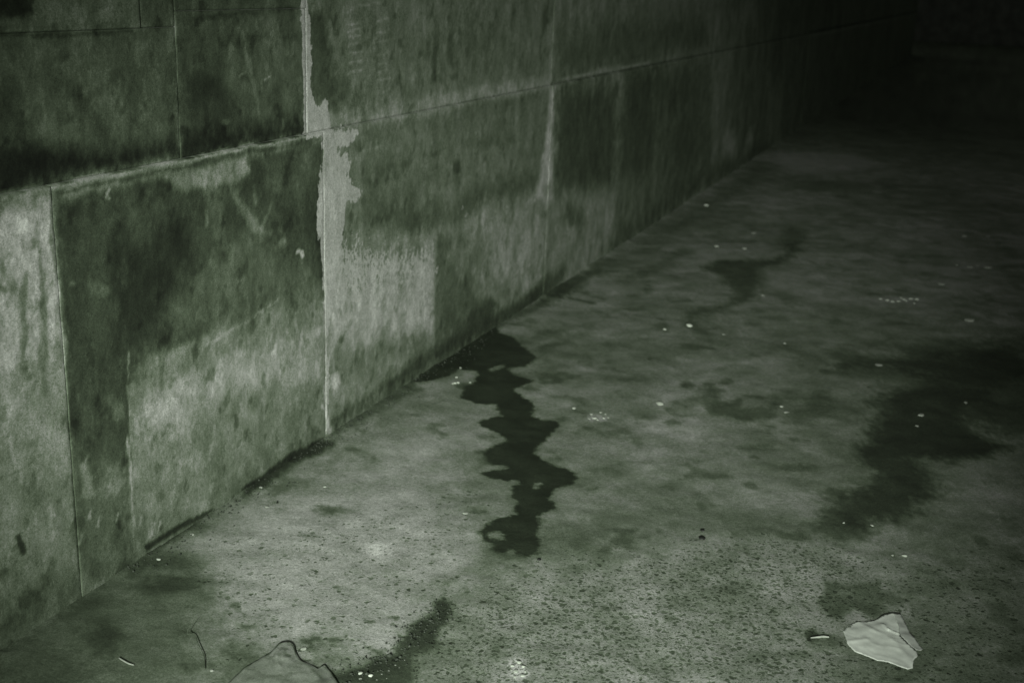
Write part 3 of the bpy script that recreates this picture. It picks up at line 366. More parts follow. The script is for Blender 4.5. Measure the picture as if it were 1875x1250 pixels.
WALL = json.loads('''[["a","p",[[1.7012,1.7034],[3.3442,1.826],[3.3385,1.087],[2.6827,1.0877],[1.6089,1.0817]],0.0126,0.12,0.85],
["a","p",[[2.0867,1.5763],[2.552,1.586],[2.5558,1.4527],[2.0715,1.4479]],0.00882,0.19,0.8],
["a","p",[[1.9954,1.5744],[2.2011,1.5787],[2.1582,1.4649],[1.9815,1.4635]],0.01061,0.045,0.9],
["a","b",[2.2838,1.3573],[4.356,-0.447,-0.665,-13.09],0.17,0.5],
["a","p",[[1.6351,1.2578],[2.1401,1.1819],[2.3981,1.1363],[2.6869,1.1469],[3.3261,1.1285],[3.3386,1.0905],[2.6829,1.0906],[1.6113,1.0974]],0.03885,0.022,0.92],
["a","b",[2.3502,1.2623],[3.264,-0.319,-0.866,-10.785],0.17,0.5],
["a","b",[2.1774,1.3628],[7.092,-0.788,-0.834,-16.247],0.16,0.4],
["a","p",[[2.2311,1.3284],[2.291,1.2502],[2.3941,1.1527],[2.427,1.1665],[2.3318,1.2677],[2.2587,1.3401]],0.01575,0.07,0.6],
["a","p",[[2.4351,1.3431],[2.3831,1.3073],[2.3038,1.2744],[2.3202,1.2563],[2.4031,1.2904],[2.4589,1.328]],0.01292,0.08,0.5],
["a","b",[2.0736,1.2603],[17.367,-2.021,-1.031,-11.756],0.07,0.7],
["a","p",[[2.069,1.4241],[2.2912,1.4258],[2.5546,1.4317],[2.5543,1.4412],[2.2913,1.4345],[2.0694,1.4322]],0.00461,0.05,0.8],
["a","p",[[2.0703,1.4357],[2.2921,1.4345],[2.5556,1.4412],[2.5551,1.4534],[2.2924,1.4458],[2.0711,1.4461]],0.00604,0.24,0.5],
["a","b",[2.5399,1.4422],[25.862,-2.155,-1.724,-83.19],0.3,0.6],
["a","p",[[2.7576,1.4518],[3.2852,1.4768],[3.2828,1.4898],[2.7562,1.4632]],0.00805,0.055,0.75],
["a","p",[[2.6921,1.4628],[3.2858,1.4898],[3.2831,1.5061],[2.6908,1.4768]],0.01006,0.16,0.5],
["a","p",[[2.6807,1.4503],[2.6762,1.2941],[2.6729,1.1186],[2.6824,1.1177],[2.6856,1.2936],[2.69,1.4503]],0.00367,0.24,0.75],
["a","b",[2.6785,1.13],[52.182,-3.878,-3.878,-33.496],0.28,0.5],
["a","p",[[2.7124,1.3354],[2.8733,1.312],[2.9757,1.2122],[3.1477,1.1402],[3.3007,1.1689],[3.3123,1.1072],[2.7078,1.0997]],0.05341,0.045,0.5],
["a","b",[2.7929,1.2569],[14.055,-0.942,-1.884,-25.647],0.05,0.7],
["a","b",[3.0076,1.2889],[17.674,-0.93,-3.163,-52.465],0.06,0.6],
["a","b",[3.155,1.329],[9.346,-0.368,-0.383,-8.182],0.19,0.7],
["a","b",[3.2127,1.2267],[17.565,-0.578,-1.052,-14.935],0.17,0.5],
["a","p",[[2.9519,1.4289],[2.9304,1.3792],[2.9104,1.3339],[2.9231,1.3313],[2.951,1.3754],[2.9781,1.4247]],0.00604,0.25,0.6],
["a","p",[[2.9781,1.4131],[3.005,1.3424],[3.0296,1.2704],[3.0623,1.1686],[3.0796,1.1689],[3.0521,1.2716],[3.0269,1.3443],[2.9941,1.415]],0.00646,0.25,0.7],
["a","p",[[2.9722,1.2868],[2.9822,1.2977],[3.0231,1.2998],[3.0216,1.3046],[2.9783,1.302],[2.965,1.2893]],0.00312,0.24,0.7],
["a","p",[[3.1038,1.2685],[3.1401,1.2793],[3.136,1.2829],[3.0999,1.2721]],0.00216,0.4,0.8],
["a","b",[3.2547,1.3541],[31.609,-0.958,-0.958,-25.223],0.24,0.5],
["a","b",[2.8968,1.1687],[52.868,-3.375,-10.124,-105.737],0.22,0.6],
["a","p",[[3.357,1.827],[5.5882,1.9935],[5.693,1.1025],[4.4375,1.0906],[3.4774,1.0817],[3.3454,1.0951]],0.01532,0.23,0.9],
["a","p",[[3.3515,1.4686],[3.3511,1.3165],[3.3746,1.178],[3.5145,1.1712],[3.5091,1.3156],[3.4519,1.4726]],0.02973,0.095,0.8],
["a","b",[3.5334,1.2217],[9.683,-0.108,-1.255,-18.505],0.1,0.6],
["a","p",[[3.6138,1.4159],[3.6584,1.4202],[3.7077,1.421],[3.7067,1.4268],[3.6564,1.4259],[3.6109,1.4215]],0.00314,0.42,0.7],
["a","p",[[3.6137,1.3963],[3.6583,1.4004],[3.7077,1.4009],[3.7068,1.4068],[3.6564,1.4062],[3.6108,1.4019]],0.00314,0.42,0.7],
["a","p",[[3.6136,1.3766],[3.6583,1.3806],[3.7078,1.3809],[3.7068,1.3867],[3.6564,1.3863],[3.6107,1.3822]],0.00314,0.42,0.7],
["a","p",[[3.6134,1.3533],[3.6582,1.357],[3.7078,1.3571],[3.7068,1.363],[3.6563,1.3628],[3.6106,1.359]],0.00314,0.42,0.7],
["a","p",[[3.6133,1.3227],[3.6581,1.3261],[3.7078,1.3258],[3.7069,1.3317],[3.6562,1.332],[3.6104,1.3284]],0.00323,0.42,0.7],
["a","p",[[3.6131,1.2919],[3.6581,1.2951],[3.7079,1.2944],[3.7069,1.3004],[3.6562,1.3009],[3.6102,1.2977]],0.00314,0.42,0.7],
["a","p",[[3.6129,1.261],[3.658,1.2639],[3.7079,1.2629],[3.7069,1.2689],[3.6561,1.2698],[3.61,1.2668]],0.00318,0.42,0.7],
["a","p",[[3.8235,1.4279],[3.8731,1.4307],[3.9196,1.4356],[3.9159,1.4415],[3.8702,1.4367],[3.8213,1.4338]],0.00326,0.4,0.65],
["a","p",[[3.8238,1.3887],[3.8737,1.3911],[3.9203,1.3956],[3.9166,1.4016],[3.8708,1.3971],[3.8216,1.3946]],0.00339,0.4,0.65],
["a","p",[[3.8242,1.3568],[3.8741,1.3589],[3.9208,1.3631],[3.9171,1.3692],[3.8712,1.3649],[3.8219,1.3628]],0.00339,0.4,0.65],
["a","p",[[3.8246,1.3115],[3.8747,1.3131],[3.9216,1.3169],[3.9179,1.323],[3.8718,1.3192],[3.8224,1.3176]],0.00339,0.4,0.65],
["a","p",[[3.8249,1.2792],[3.8752,1.2805],[3.9222,1.284],[3.9185,1.2902],[3.8722,1.2867],[3.8227,1.2853]],0.00339,0.4,0.65],
["a","p",[[3.8252,1.2506],[3.8755,1.2517],[3.9227,1.2549],[3.9189,1.2611],[3.8726,1.2578],[3.823,1.2568]],0.00348,0.4,0.65],
["a","p",[[3.8255,1.22],[3.876,1.2207],[3.9232,1.2236],[3.9195,1.2299],[3.873,1.2269],[3.8233,1.2262]],0.00348,0.4,0.65],
["a","p",[[3.8259,1.1796],[3.8765,1.1799],[3.9239,1.1824],[3.9201,1.1887],[3.8736,1.1862],[3.8237,1.1859]],0.00352,0.4,0.65],
["a","p",[[3.5848,1.4578],[3.7047,1.4796],[3.8719,1.495],[3.8697,1.4996],[3.7019,1.4839],[3.5814,1.4619]],0.00262,0.34,0.7],
["a","p",[[4.2802,1.3282],[4.2781,1.2607],[4.276,1.1928],[4.3212,1.1893],[4.3232,1.2579],[4.3251,1.3259]],0.01295,0.08,0.8],
["a","p",[[4.4249,1.3759],[4.423,1.3144],[4.421,1.2525],[4.4687,1.2495],[4.4705,1.3119],[4.4723,1.3739]],0.01365,0.08,0.7],
["a","p",[[3.9237,1.2156],[3.9198,1.1914],[3.9159,1.1671],[3.955,1.1628],[3.9589,1.1873],[3.9628,1.2117]],0.01173,0.08,0.4],
["a","p",[[4.6642,1.4573],[4.6664,1.3471],[4.6686,1.2354],[4.7209,1.2324],[4.7183,1.3451],[4.7158,1.4563]],0.01428,0.08,0.2],
["a","p",[[5.0874,1.4999],[5.0881,1.4293],[5.0888,1.3581],[5.149,1.3558],[5.1481,1.4277],[5.1471,1.499]],0.01602,0.08,0.35],
["a","p",[[5.5128,1.4736],[5.5137,1.4104],[5.5146,1.3468],[5.5839,1.344],[5.5828,1.4084],[5.5816,1.4723]],0.01742,0.08,0.5],
["a","p",[[4.0897,1.4923],[4.102,1.384],[4.1251,1.3837],[4.1124,1.4926]],0.00887,0.27,0.45],
["a","p",[[4.145,1.4821],[4.1571,1.4025],[4.1806,1.4024],[4.1683,1.4825]],0.00896,0.27,0.45],
["a","p",[[5.3067,1.4865],[5.3372,1.3509],[5.3732,1.3504],[5.3422,1.4868]],0.01271,0.27,0.45],
["a","p",[[4.959,1.4997],[4.9892,1.3133],[5.0214,1.3125],[4.9906,1.4999]],0.0115,0.27,0.45],
["a","b",[4.4851,1.1967],[23.228,1.32,-3.431,-57.013],0.09,0.6],
["a","b",[4.7617,1.2761],[1.446,0.111,-0.315,-7.292],0.15,0.4],
["a","b",[3.9504,1.2915],[2.777,0.052,-0.402,-8.525],0.22,0.35],
["a","p",[[3.4766,1.0713],[3.8849,1.0593],[4.356,1.0591],[4.9177,1.0642],[5.694,1.0732],[5.6611,1.1228],[4.878,1.1372],[4.31,1.147],[3.8507,1.1275],[3.464,1.1008]],0.03714,0.36,0.75],
["a","p",[[3.6373,1.002],[4.1562,1.0056],[4.922,1.0161],[5.6232,1.0165],[5.5887,1.0662],[4.8832,1.0752],[4.121,1.0657],[3.6137,1.0484]],0.03165,0.13,0.65],
["c","p",[[3.3288,1.6023],[3.3559,1.5208],[3.3641,1.4543],[3.3723,1.3783],[3.3701,1.2845],[3.3789,1.2235],[3.3951,1.1873],[3.4291,1.1581],[3.4506,1.1812],[3.4752,1.1757],[3.4677,1.1459],[3.485,1.1136],[3.499,1.0795],[3.4486,1.0666],[3.3316,1.0824],[3.3313,1.2009],[3.3287,1.3546],[3.3165,1.5044]],0.01484,1.5,1],
["c","p",[[3.4171,1.0771],[3.5952,1.0642],[3.6449,1.0516],[3.6255,1.0366],[3.5573,1.0328],[3.5203,1.0332],[3.5274,1.0102],[3.5794,0.9816],[3.6021,0.956],[3.579,0.9249],[3.5864,0.8914],[3.6248,0.8667],[3.6719,0.8461],[3.6442,0.8307],[3.5859,0.8243],[3.5628,0.8087],[3.5549,0.7714],[3.5541,0.6938],[3.5381,0.6186],[3.4913,0.5104],[3.4521,0.4008],[3.4324,0.1221],[3.4212,0.1258],[3.4313,0.4852],[3.4199,0.6621],[3.3901,0.7809],[3.3881,0.8554],[3.4145,0.9433],[3.4194,1.0155]],0.02481,1.5,1],
["a","p",[[3.4553,0.5969],[3.7043,0.5021],[4.059,0.489],[4.3191,0.4806],[4.3337,0.266],[4.3217,0.1734],[3.8791,0.2008],[3.622,0.2623],[3.4359,0.325]],0.08135,0.47,0.9],
["c","p",[[3.4585,0.7973],[3.6241,0.7104],[3.8737,0.6232],[4.3071,0.5176],[4.3227,0.3984],[3.9669,0.4212],[3.7044,0.4189],[3.454,0.5191]],0.1089,0.66,1],
["c","p",[[3.586,0.8435],[3.7865,0.7624],[3.8733,0.6547],[3.8309,0.5582],[3.6237,0.6209],[3.528,0.7375]],0.04582,-0.12,1],
["c","b",[3.83,0.6419],[23.094,0.276,-2.265,-11.989],0.42,0.8],
["c","b",[3.9183,0.6041],[24.699,0.355,-3.465,-18.035],0.42,0.8],
["c","b",[4.6344,0.5874],[14.167,0.944,-4.432,-25.936],0.42,0.8],
["c","b",[4.5846,0.6435],[29.042,1.902,-4.84,-30.079],0.42,0.8],
["c","b",[4.8137,0.6065],[23.012,1.742,-3.301,-20.17],0.42,0.8],
["c","b",[5.0389,0.6086],[24.855,2.27,-3.704,-24.377],0.42,0.8],
["c","b",[5.1127,0.5451],[14.477,1.427,-3.874,-23.856],0.42,0.8],
["a","p",[[3.4771,1.0636],[5.6421,1.0656],[5.6646,0.6105],[4.6344,0.5874],[3.8733,0.6547],[3.6246,0.8182]],0.04178,0.2,0.85],
["a","b",[4.6757,0.8435],[1.46,0.101,-1.15,-9.39],0.25,0.6],
["a","b",[3.8699,0.9221],[3.771,0.047,-1.574,-12.365],0.2,0.5],
["a","p",[[3.7079,0.7153],[4.0551,0.6429],[4.5569,0.5503],[4.7395,0.6309],[5.1706,0.5974],[5.7027,0.5785],[5.6233,0.6703],[5.1042,0.6926],[4.6364,0.7184],[4.4815,0.6628],[4.0524,0.7509],[3.7002,0.7765]],0.05161,0.12,0.7],
["a","p",[[3.6858,0.9841],[3.9583,0.9845],[3.9539,0.9929],[3.682,0.9921]],0.00869,0.3,0.5],
["a","p",[[4.0647,0.7074],[4.6947,0.7592],[5.1376,0.7751],[5.108,0.8022],[4.6667,0.7843],[4.0418,0.73]],0.02226,0.3,0.35],
["a","p",[[4.5845,0.7678],[5.3568,0.8069],[5.3032,0.8509],[4.5445,0.8071]],0.02407,0.24,0.4],
["a","b",[4.5172,0.8285],[23.904,-9.296,-5.755,-28.626],0.07,0.8],
["a","b",[3.9357,0.8933],[10.562,7.699,1.678,-45.506],0.11,0.5],
["a","b",[4.1939,0.8269],[14.433,0.472,-4.528,-32.828],0.12,0.4],
["a","b",[4.7908,0.9012],[4.024,0.307,-3.828,-35.015],0.13,0.5],
["a","p",[[4.3056,0.5523],[4.5223,0.5473],[4.8275,0.4288],[5.0081,0.2094],[4.9203,0.0704],[4.3783,0.1147],[4.3281,0.1476]],0.02665,0.18,0.85],
["a","p",[[4.4501,0.3347],[4.6506,0.3395],[4.7853,0.1564],[4.4889,0.1297],[4.3762,0.1591]],0.03804,0.11,0.5],
["a","b",[5.2014,0.3568],[1.674,0.172,-0.887,-4.596],0.36,0.8],
["a","b",[4.9787,0.1628],[2.91,0.255,-3.362,-14.419],0.24,0.5],
["a","b",[4.701,0.4779],[5.459,0.377,-2.541,-13.474],0.2,0.3],
["a","b",[4.9152,0.1328],[9.462,0.765,-9.115,-37.502],0.1,0.6],
["a","p",[[3.5221,0.1615],[3.8765,0.1498],[4.2952,0.0853],[4.2455,0.1922],[3.793,0.2754],[3.4455,0.256]],0.056,0.18,0.55],
["a","p",[[3.4853,0.0914],[3.8473,0.064],[4.2834,0.0425],[4.2636,0.0655],[3.8238,0.0955],[3.4632,0.1252]],0.01888,0.28,0.6],
["a","b",[3.4909,0.1966],[25.789,-0.385,-11.355,-37.144],0.5,0.9],
["a","b",[3.5115,0.3038],[43.02,-0.301,-9.627,-34.898],0.2,0.6],
["a","p",[[5.6142,1.3807],[5.6385,1.3175],[5.6412,1.1864],[5.6322,1.0805],[5.6969,1.0745],[5.7057,1.1812],[5.7514,1.313],[5.7084,1.3824]],0.02315,0.38,0.55],
["a","p",[[5.6181,1.0682],[5.5899,0.8693],[5.548,0.7113],[5.4701,0.5315],[5.7652,0.4779],[5.711,0.6864],[5.7037,0.855],[5.6989,1.0607]],0.0285,0.5,0.8],
["a","p",[[5.626,0.4469],[5.6447,-0.0075],[5.6703,-0.0138],[5.6508,0.4425]],0.0099,0.2,0.5],
["a","p",[[5.5851,1.7489],[9.3294,1.8854],[9.2586,1.1237],[5.6938,1.097]],0.03011,0.25,0.8],
["a","p",[[5.7067,1.3412],[6.5334,1.3782],[8.9759,1.3717],[9.2552,1.132],[6.0131,1.1103],[5.7422,1.0993]],0.09305,0.11,0.65],
["a","p",[[5.7008,1.048],[6.8167,1.0468],[6.8479,0.3951],[5.7459,0.499]],0.10866,0.075,0.8],
["a","p",[[5.7225,0.4883],[6.8516,0.3778],[6.8242,-0.0248],[5.7503,-0.0174]],0.07902,0.3,0.75],
["a","p",[[6.8132,1.0628],[9.2835,1.061],[9.6871,0.0482],[6.9315,0.0059]],0.09088,0.14,0.6],
["a","p",[[6.9688,1.1206],[6.9508,0.702],[7.0132,0.4272],[7.6691,0.3245],[7.7283,0.6101],[7.5969,1.082]],0.0942,0.07,0.6],
["a","b",[6.0452,0.362],[7.774,1.248,-2.131,-12.688],0.09,0.7],
["a","b",[6.2233,0.3009],[12.98,2.253,-2.287,-13.35],0.09,0.6],
["a","p",[[5.9357,0.264],[6.2703,0.2342],[6.5767,0.2454],[6.5245,0.276],[6.2328,0.2638],[5.9122,0.2915]],0.02255,0.28,0.4],
["a","p",[[5.6985,1.0915],[6.4914,1.1061],[7.5306,1.0991],[7.5181,1.1132],[6.4807,1.1184],[5.6891,1.1026]],0.0101,0.45,0.8],
["a","p",[[7.5321,1.0991],[9.2704,1.1152],[9.2468,1.1321],[7.5166,1.1132]],0.02316,0.3,0.5],
["a","p",[[7.1108,1.4939],[7.1918,1.1715],[7.5769,1.155],[7.4826,1.4929]],0.06427,0.2,0.4],
["a","p",[[8.2481,1.4908],[8.3217,1.2712],[8.6164,1.2633],[8.5357,1.49]],0.06257,0.2,0.45],
["a","p",[[10.2546,1.482],[10.388,1.3026],[11.1453,1.2954],[10.9893,1.4867]],0.10702,0.3,0.4],
["a","p",[[9.5616,0.6631],[9.6211,0.4168],[9.6297,0.193],[9.8045,0.168],[9.7943,0.3964],[9.7314,0.6479]],0.03933,0.3,0.55],
["a","p",[[9.8914,0.4243],[10.0867,0.2354],[10.6194,0.0506],[11.2177,0.0249],[11.4398,0.164],[11.4428,0.2718],[11.1562,0.3084],[11.1004,0.2168],[10.9226,0.0947],[10.7545,0.0845],[10.6895,0.1966],[10.49,0.3809]],0.07982,0.36,0.65],
["a","p",[[11.5705,1.4818],[11.8972,0.7609],[12.2212,0.0308],[12.5624,-0.0085],[12.0864,0.7493],[11.6875,1.4812]],0.05136,0.2,0.4],
["a","p",[[11.9902,0.7042],[12.2531,0.0846],[13.1839,-0.0216],[12.8686,0.6445]],0.16736,0.24,0.5],
["a","b",[14.5493,-0.202],[0.44,1.228,-0.271,-6.459],0.3,0.4],
["a","b",[8.6023,0.4831],[1.278,0.429,-0.338,-3.083],0.1,0.6],
["a","b",[8.146,0.9095],[1.044,0.328,-0.453,-6.696],0.09,0.5],
["a","p",[[1.8754,1.0757],[2.0295,1.0791],[2.1822,1.0719],[2.333,1.0715],[2.3314,1.0811],[2.181,1.0837],[2.0279,1.094],[1.8731,1.0922]],0.00439,0.28,0.7],
["a","p",[[2.1817,1.0752],[2.3326,1.0742],[2.6826,1.0764],[3.0559,1.0796],[3.4078,1.0808],[3.4058,1.0862],[3.0546,1.0838],[2.6814,1.081],[2.3318,1.0784],[2.1812,1.0779]],0.00286,0.4,0.6],
["a","p",[[2.1988,1.0603],[2.6822,1.063],[3.1463,1.064],[3.1434,1.0726],[2.6802,1.0706],[2.1975,1.0669]],0.00562,0.07,0.6],
["a","p",[[2.1824,1.0515],[2.6803,1.0549],[3.3377,1.0571],[3.4236,1.0476],[3.4239,0.487],[3.0619,0.548],[2.7214,0.5587],[2.402,0.5228],[2.3762,0.049],[2.3788,-0.0539],[2.1509,0.0582],[2.171,0.5941]],0.01816,0.092,0.92],
["a","p",[[2.5998,0.9342],[2.7519,0.9398],[2.6999,0.8073],[2.5829,0.7148],[2.4856,0.607],[2.3972,0.6162],[2.3722,0.7425],[2.4176,0.8933]],0.04794,0.038,0.8],
["a","p",[[2.1959,1.0428],[2.2681,1.018],[2.2764,0.7082],[2.2048,0.3911],[2.1762,0.4018],[2.1869,0.8701]],0.01975,0.075,0.6],
["a","b",[2.384,0.8711],[29.742,-2.723,-2.374,-11.52],0.06,0.5],
["a","p",[[2.6087,1.0495],[2.7171,1.0561],[2.982,1.0591],[2.9885,1.0175],[2.9088,0.9957],[2.8013,0.9872],[2.6293,1.0123]],0.01608,0.36,0.8],
["a","p",[[2.7509,0.9997],[2.7743,0.9253],[2.8061,0.8484],[2.8588,0.8437],[2.8631,0.9167],[2.8808,0.9862]],0.01844,0.22,0.6],
["a","p",[[2.7696,0.9372],[2.761,0.8833],[2.7763,0.88],[2.7849,0.9342]],0.00615,0.3,0.5],
["a","p",[[2.8333,0.9746],[2.8249,0.8798],[2.8382,0.8774],[2.8465,0.9725]],0.00626,0.28,0.4],
["a","p",[[2.8842,0.9634],[2.9355,0.894],[3.0197,0.8253],[3.1,0.7988],[3.1071,0.811],[3.0383,0.8355],[2.9726,0.9037],[2.9027,0.9678]],0.01332,0.28,0.65],
["a","p",[[3.1016,0.8981],[3.0668,0.8566],[3.0345,0.8287],[3.0528,0.82],[3.0833,0.8498],[3.113,0.894]],0.00681,0.26,0.6],
["a","p",[[3.0051,0.9735],[3.0134,0.9055],[3.028,0.904],[3.0194,0.9723]],0.00555,0.26,0.6],
["a","p",[[2.378,1.05],[2.3643,1.0414],[2.3631,1.029],[2.3753,1.0178],[2.3829,1.0215],[2.3725,1.0305],[2.3732,1.0373],[2.3853,1.0444]],0.00269,0.38,0.8],
["a","p",[[2.1818,1.071],[2.1829,1.0314],[2.1919,1.0306],[2.1907,1.0703]],0.00308,0.24,0.6],
["a","p",[[3.0535,1.0422],[3.3207,1.0484],[3.377,0.9846],[3.2996,0.8873],[3.1693,0.8898],[3.0801,0.9718]],0.02799,0.15,0.5],
["a","p",[[2.9566,0.9754],[3.0184,0.9113],[3.213,0.8149],[3.2501,0.8383],[3.0784,0.9403],[3.0291,0.9927]],0.0271,0.06,0.4],
["a","b",[3.3487,0.8066],[10.992,-0.266,-2.044,-12.028],0.06,0.6],
["a","b",[3.2651,0.8478],[29.971,-0.921,-2.26,-13.897],0.17,0.3],
["a","b",[3.3365,1.0075],[11.698,-0.316,-2.74,-22.448],0.18,0.35],
["a","p",[[3.2423,0.7131],[3.2656,0.7014],[3.2794,0.6888],[3.2953,0.6888],[3.2898,0.7096],[3.2535,0.7243]],0.00441,0.52,0.95],
["a","b",[3.171,0.7606],[39.093,-1.466,-11.728,-62.06],0.33,0.7],
["a","p",[[2.9142,0.684],[2.9544,0.6854],[2.9492,0.6944],[2.909,0.693]],0.00439,0.38,0.8],
["a","p",[[2.7888,0.7894],[2.9844,0.8181],[3.26,0.6759],[3.4148,0.5864],[3.4239,0.487],[3.0311,0.5468],[2.6461,0.5791],[2.5812,0.6917]],0.046,0.19,0.7],
["a","p",[[3.3389,0.8041],[3.375,0.7257],[3.4073,0.568],[3.4436,0.5613],[3.4388,0.7174],[3.4289,0.7971]],0.01815,0.07,0.6],
["a","p",[[2.4042,0.5221],[2.4843,0.5918],[2.6456,0.5711],[2.8851,0.5664],[3.1251,0.5596],[3.4172,0.518],[3.4306,0.0185],[2.796,0.006],[2.3859,0.0277]],0.03025,0.27,0.85],
["a","p",[[2.4013,0.4135],[2.5643,0.4726],[2.8794,0.4635],[3.1209,0.4505],[3.3222,0.4348],[3.41,0.3323],[3.4078,0.212],[3.1152,0.3024],[2.8139,0.3075],[2.4328,0.3061]],0.03687,0.4,0.7],
["a","b",[2.5438,0.2056],[5.045,2.897,0.074,-10.396],0.33,0.6],
["a","b",[3.1355,0.4092],[10.893,-0.431,-4.976,-17.789],0.44,0.5],
["a","b",[2.5942,0.5448],[15.617,-1.257,-7.988,-28.093],0.4,0.5],
["a","b",[2.8755,0.3942],[6.14,1.613,-3.824,-22.191],0.48,0.4],
["a","p",[[3.0314,0.2887],[2.7338,0.3129],[2.4323,0.3019],[2.4733,0.2294],[2.7795,0.2346],[3.0675,0.2255]],0.03439,0.33,0.4],
["a","b",[2.7276,0.2491],[6.886,3.603,-1.275,-23.815],0.22,0.5],
["a","b",[2.9577,0.278],[10.922,-0.501,-14.83,-45.191],0.24,0.5],
["a","p",[[2.4039,0.2358],[2.8066,0.1848],[3.4074,0.1917],[3.4306,0.0185],[2.796,0.006],[2.3852,0.0196]],0.04993,0.22,0.45],
["a","p",[[2.7477,0.5292],[2.8072,0.5332],[2.8036,0.5387],[2.7442,0.5346]],0.00424,0.42,0.45],
["a","p",[[2.7965,0.5311],[2.8465,0.5382],[2.8421,0.5436],[2.7923,0.5365]],0.00432,0.42,0.45],
["a","p",[[2.8466,0.5332],[2.8866,0.5432],[2.8813,0.5486],[2.8414,0.5384]],0.0044,0.42,0.45],
["a","p",[[2.8661,0.5432],[2.9264,0.5482],[2.9223,0.5538],[2.8622,0.5487]],0.0046,0.42,0.45],
["a","p",[[2.9179,0.5453],[2.9679,0.5535],[2.9631,0.559],[2.9132,0.5508]],0.00447,0.42,0.45],
["a","p",[[2.9711,0.5476],[3.0105,0.5589],[3.0046,0.5643],[2.9653,0.553]],0.00447,0.42,0.45],
["a","p",[[2.9917,0.558],[3.0526,0.5642],[3.0481,0.5699],[2.9873,0.5636]],0.00468,0.42,0.45],
["a","p",[[3.0467,0.5604],[3.0968,0.5697],[3.0914,0.5754],[3.0414,0.566]],0.00476,0.42,0.45],
["a","p",[[3.1033,0.563],[3.1419,0.5755],[3.1353,0.5809],[3.0968,0.5684]],0.00475,0.42,0.45],
["a","b",[3.0798,0.5309],[105.386,-3.903,-15.613,-61.15],0.16,0.7],
["a","b",[2.3155,0.7995],[30.607,-2.782,-11.439,-49.465],0.22,0.6],
["a","b",[2.2208,0.8351],[87.494,-7.72,-33.453,-144.107],0.26,0.6],
["a","b",[3.3751,0.4111],[34.536,-0.705,-13.392,-50.747],0.45,0.6],
["a","p",[[2.3759,0.6667],[2.3786,0.5295],[2.3763,0.4059],[2.3825,0.2763],[2.3956,0.272],[2.3978,0.3994],[2.3999,0.524],[2.3927,0.6633]],0.00544,0.08,0.7],
["a","p",[[2.4051,0.614],[2.395,0.5249],[2.3947,0.4471],[2.3944,0.3683],[2.3819,0.277],[2.3875,0.2747],[2.4001,0.3664],[2.4003,0.4455],[2.4005,0.5233],[2.4106,0.6124]],0.00254,0.45,0.5],
["a","p",[[2.3774,0.3819],[2.382,0.3087],[2.3836,0.2112],[2.3796,0.1141],[2.3807,0.0216],[2.3852,0.0197],[2.3884,0.1105],[2.3923,0.2079],[2.3929,0.3053],[2.3882,0.379]],0.00266,0.5,0.8],
["a","b",[2.3473,0.4707],[31.828,11.303,-1.636,-23.946],0.3,0.5],
["a","p",[[2.2019,0.362],[2.2228,0.3692],[2.2381,0.3173],[2.2429,0.261],[2.1938,0.2812],[2.2091,0.3134]],0.00865,0.46,0.7],
["a","p",[[2.1923,0.3656],[2.3845,0.3241],[2.3756,0.0156],[2.1703,0.0487]],0.0252,0.2,0.6],
["a","b",[2.318,0.27],[22.971,-2.097,-8.389,-20.973],0.3,0.5],
["a","p",[[2.2278,0.2332],[2.215,0.2076],[2.2226,0.2031],[2.2316,0.2309]],0.00352,0.45,0.6],
["a","p",[[2.2536,0.1985],[2.2407,0.1727],[2.2485,0.168],[2.2575,0.1962]],0.00368,0.45,0.6],
["a","p",[[2.4148,0.1209],[2.4009,0.0938],[2.4096,0.0887],[2.4191,0.1184]],0.0038,0.45,0.6],
["a","p",[[2.4603,0.0723],[2.4461,0.0449],[2.4551,0.0395],[2.4648,0.0697]],0.00405,0.45,0.6],
["a","p",[[2.4994,0.0774],[2.4851,0.0497],[2.4942,0.0443],[2.504,0.0748]],0.00397,0.45,0.6],
["a","p",[[2.4451,0.062],[2.431,0.0347],[2.4399,0.0293],[2.4496,0.0594]],0.00389,0.45,0.6],
["a","p",[[2.1835,0.1788],[2.1708,0.1535],[2.1783,0.1489],[2.1872,0.1765]],0.00351,0.45,0.6],
["a","p",[[2.4728,0.0788],[2.4586,0.0512],[2.4676,0.0458],[2.4774,0.0761]],0.00401,0.45,0.6],
["a","p",[[2.3244,0.173],[2.3111,0.1466],[2.3192,0.1418],[2.3285,0.1706]],0.00376,0.45,0.6],
["a","p",[[3.4247,0.1139],[3.4276,0.0609],[3.4231,0.0158],[3.4687,0.002],[3.4503,0.0541],[3.4398,0.1096]],0.0057,0.55,0.85],
["a","p",[[3.3842,0.1305],[3.4246,0.0902],[3.4392,0.0921],[3.3985,0.1324]],0.00544,0.5,0.6],
["a","p",[[2.16,0.4516],[2.1665,0.345],[2.1673,0.2382],[2.1644,0.1306],[2.1721,0.1273],[2.175,0.2353],[2.1779,0.3414],[2.175,0.4476]],0.00504,0.1,0.6],
["a","p",[[2.19,1.058],[3.4,1.058],[3.4,1.072],[2.19,1.072]],0.006,0.09,0.55],
["a","p",[[1.0,1.07],[2.15,1.07],[2.15,1.086],[1.0,1.086]],0.006,0.36,0.6],
["a","p",[[2.17,1.0795],[3.42,1.0795],[3.42,1.0866],[2.17,1.0866]],0.002,0.42,0.75],
["a","p",[[1.4973,1.1017],[2.027,1.0719],[2.159,1.0669],[2.1591,0.9698],[2.1721,0.8186],[2.1739,0.6219],[2.1706,0.4039],[2.1662,0.208],[2.1637,0.0837],[1.3504,0.1632]],0.00365,0.3,0.95],
["a","p",[[1.4027,0.497],[1.9236,0.1993],[2.1586,0.1334],[2.3901,0.0762],[2.3731,-0.1199],[1.3325,0.0485]],0.07989,0.15,0.6],
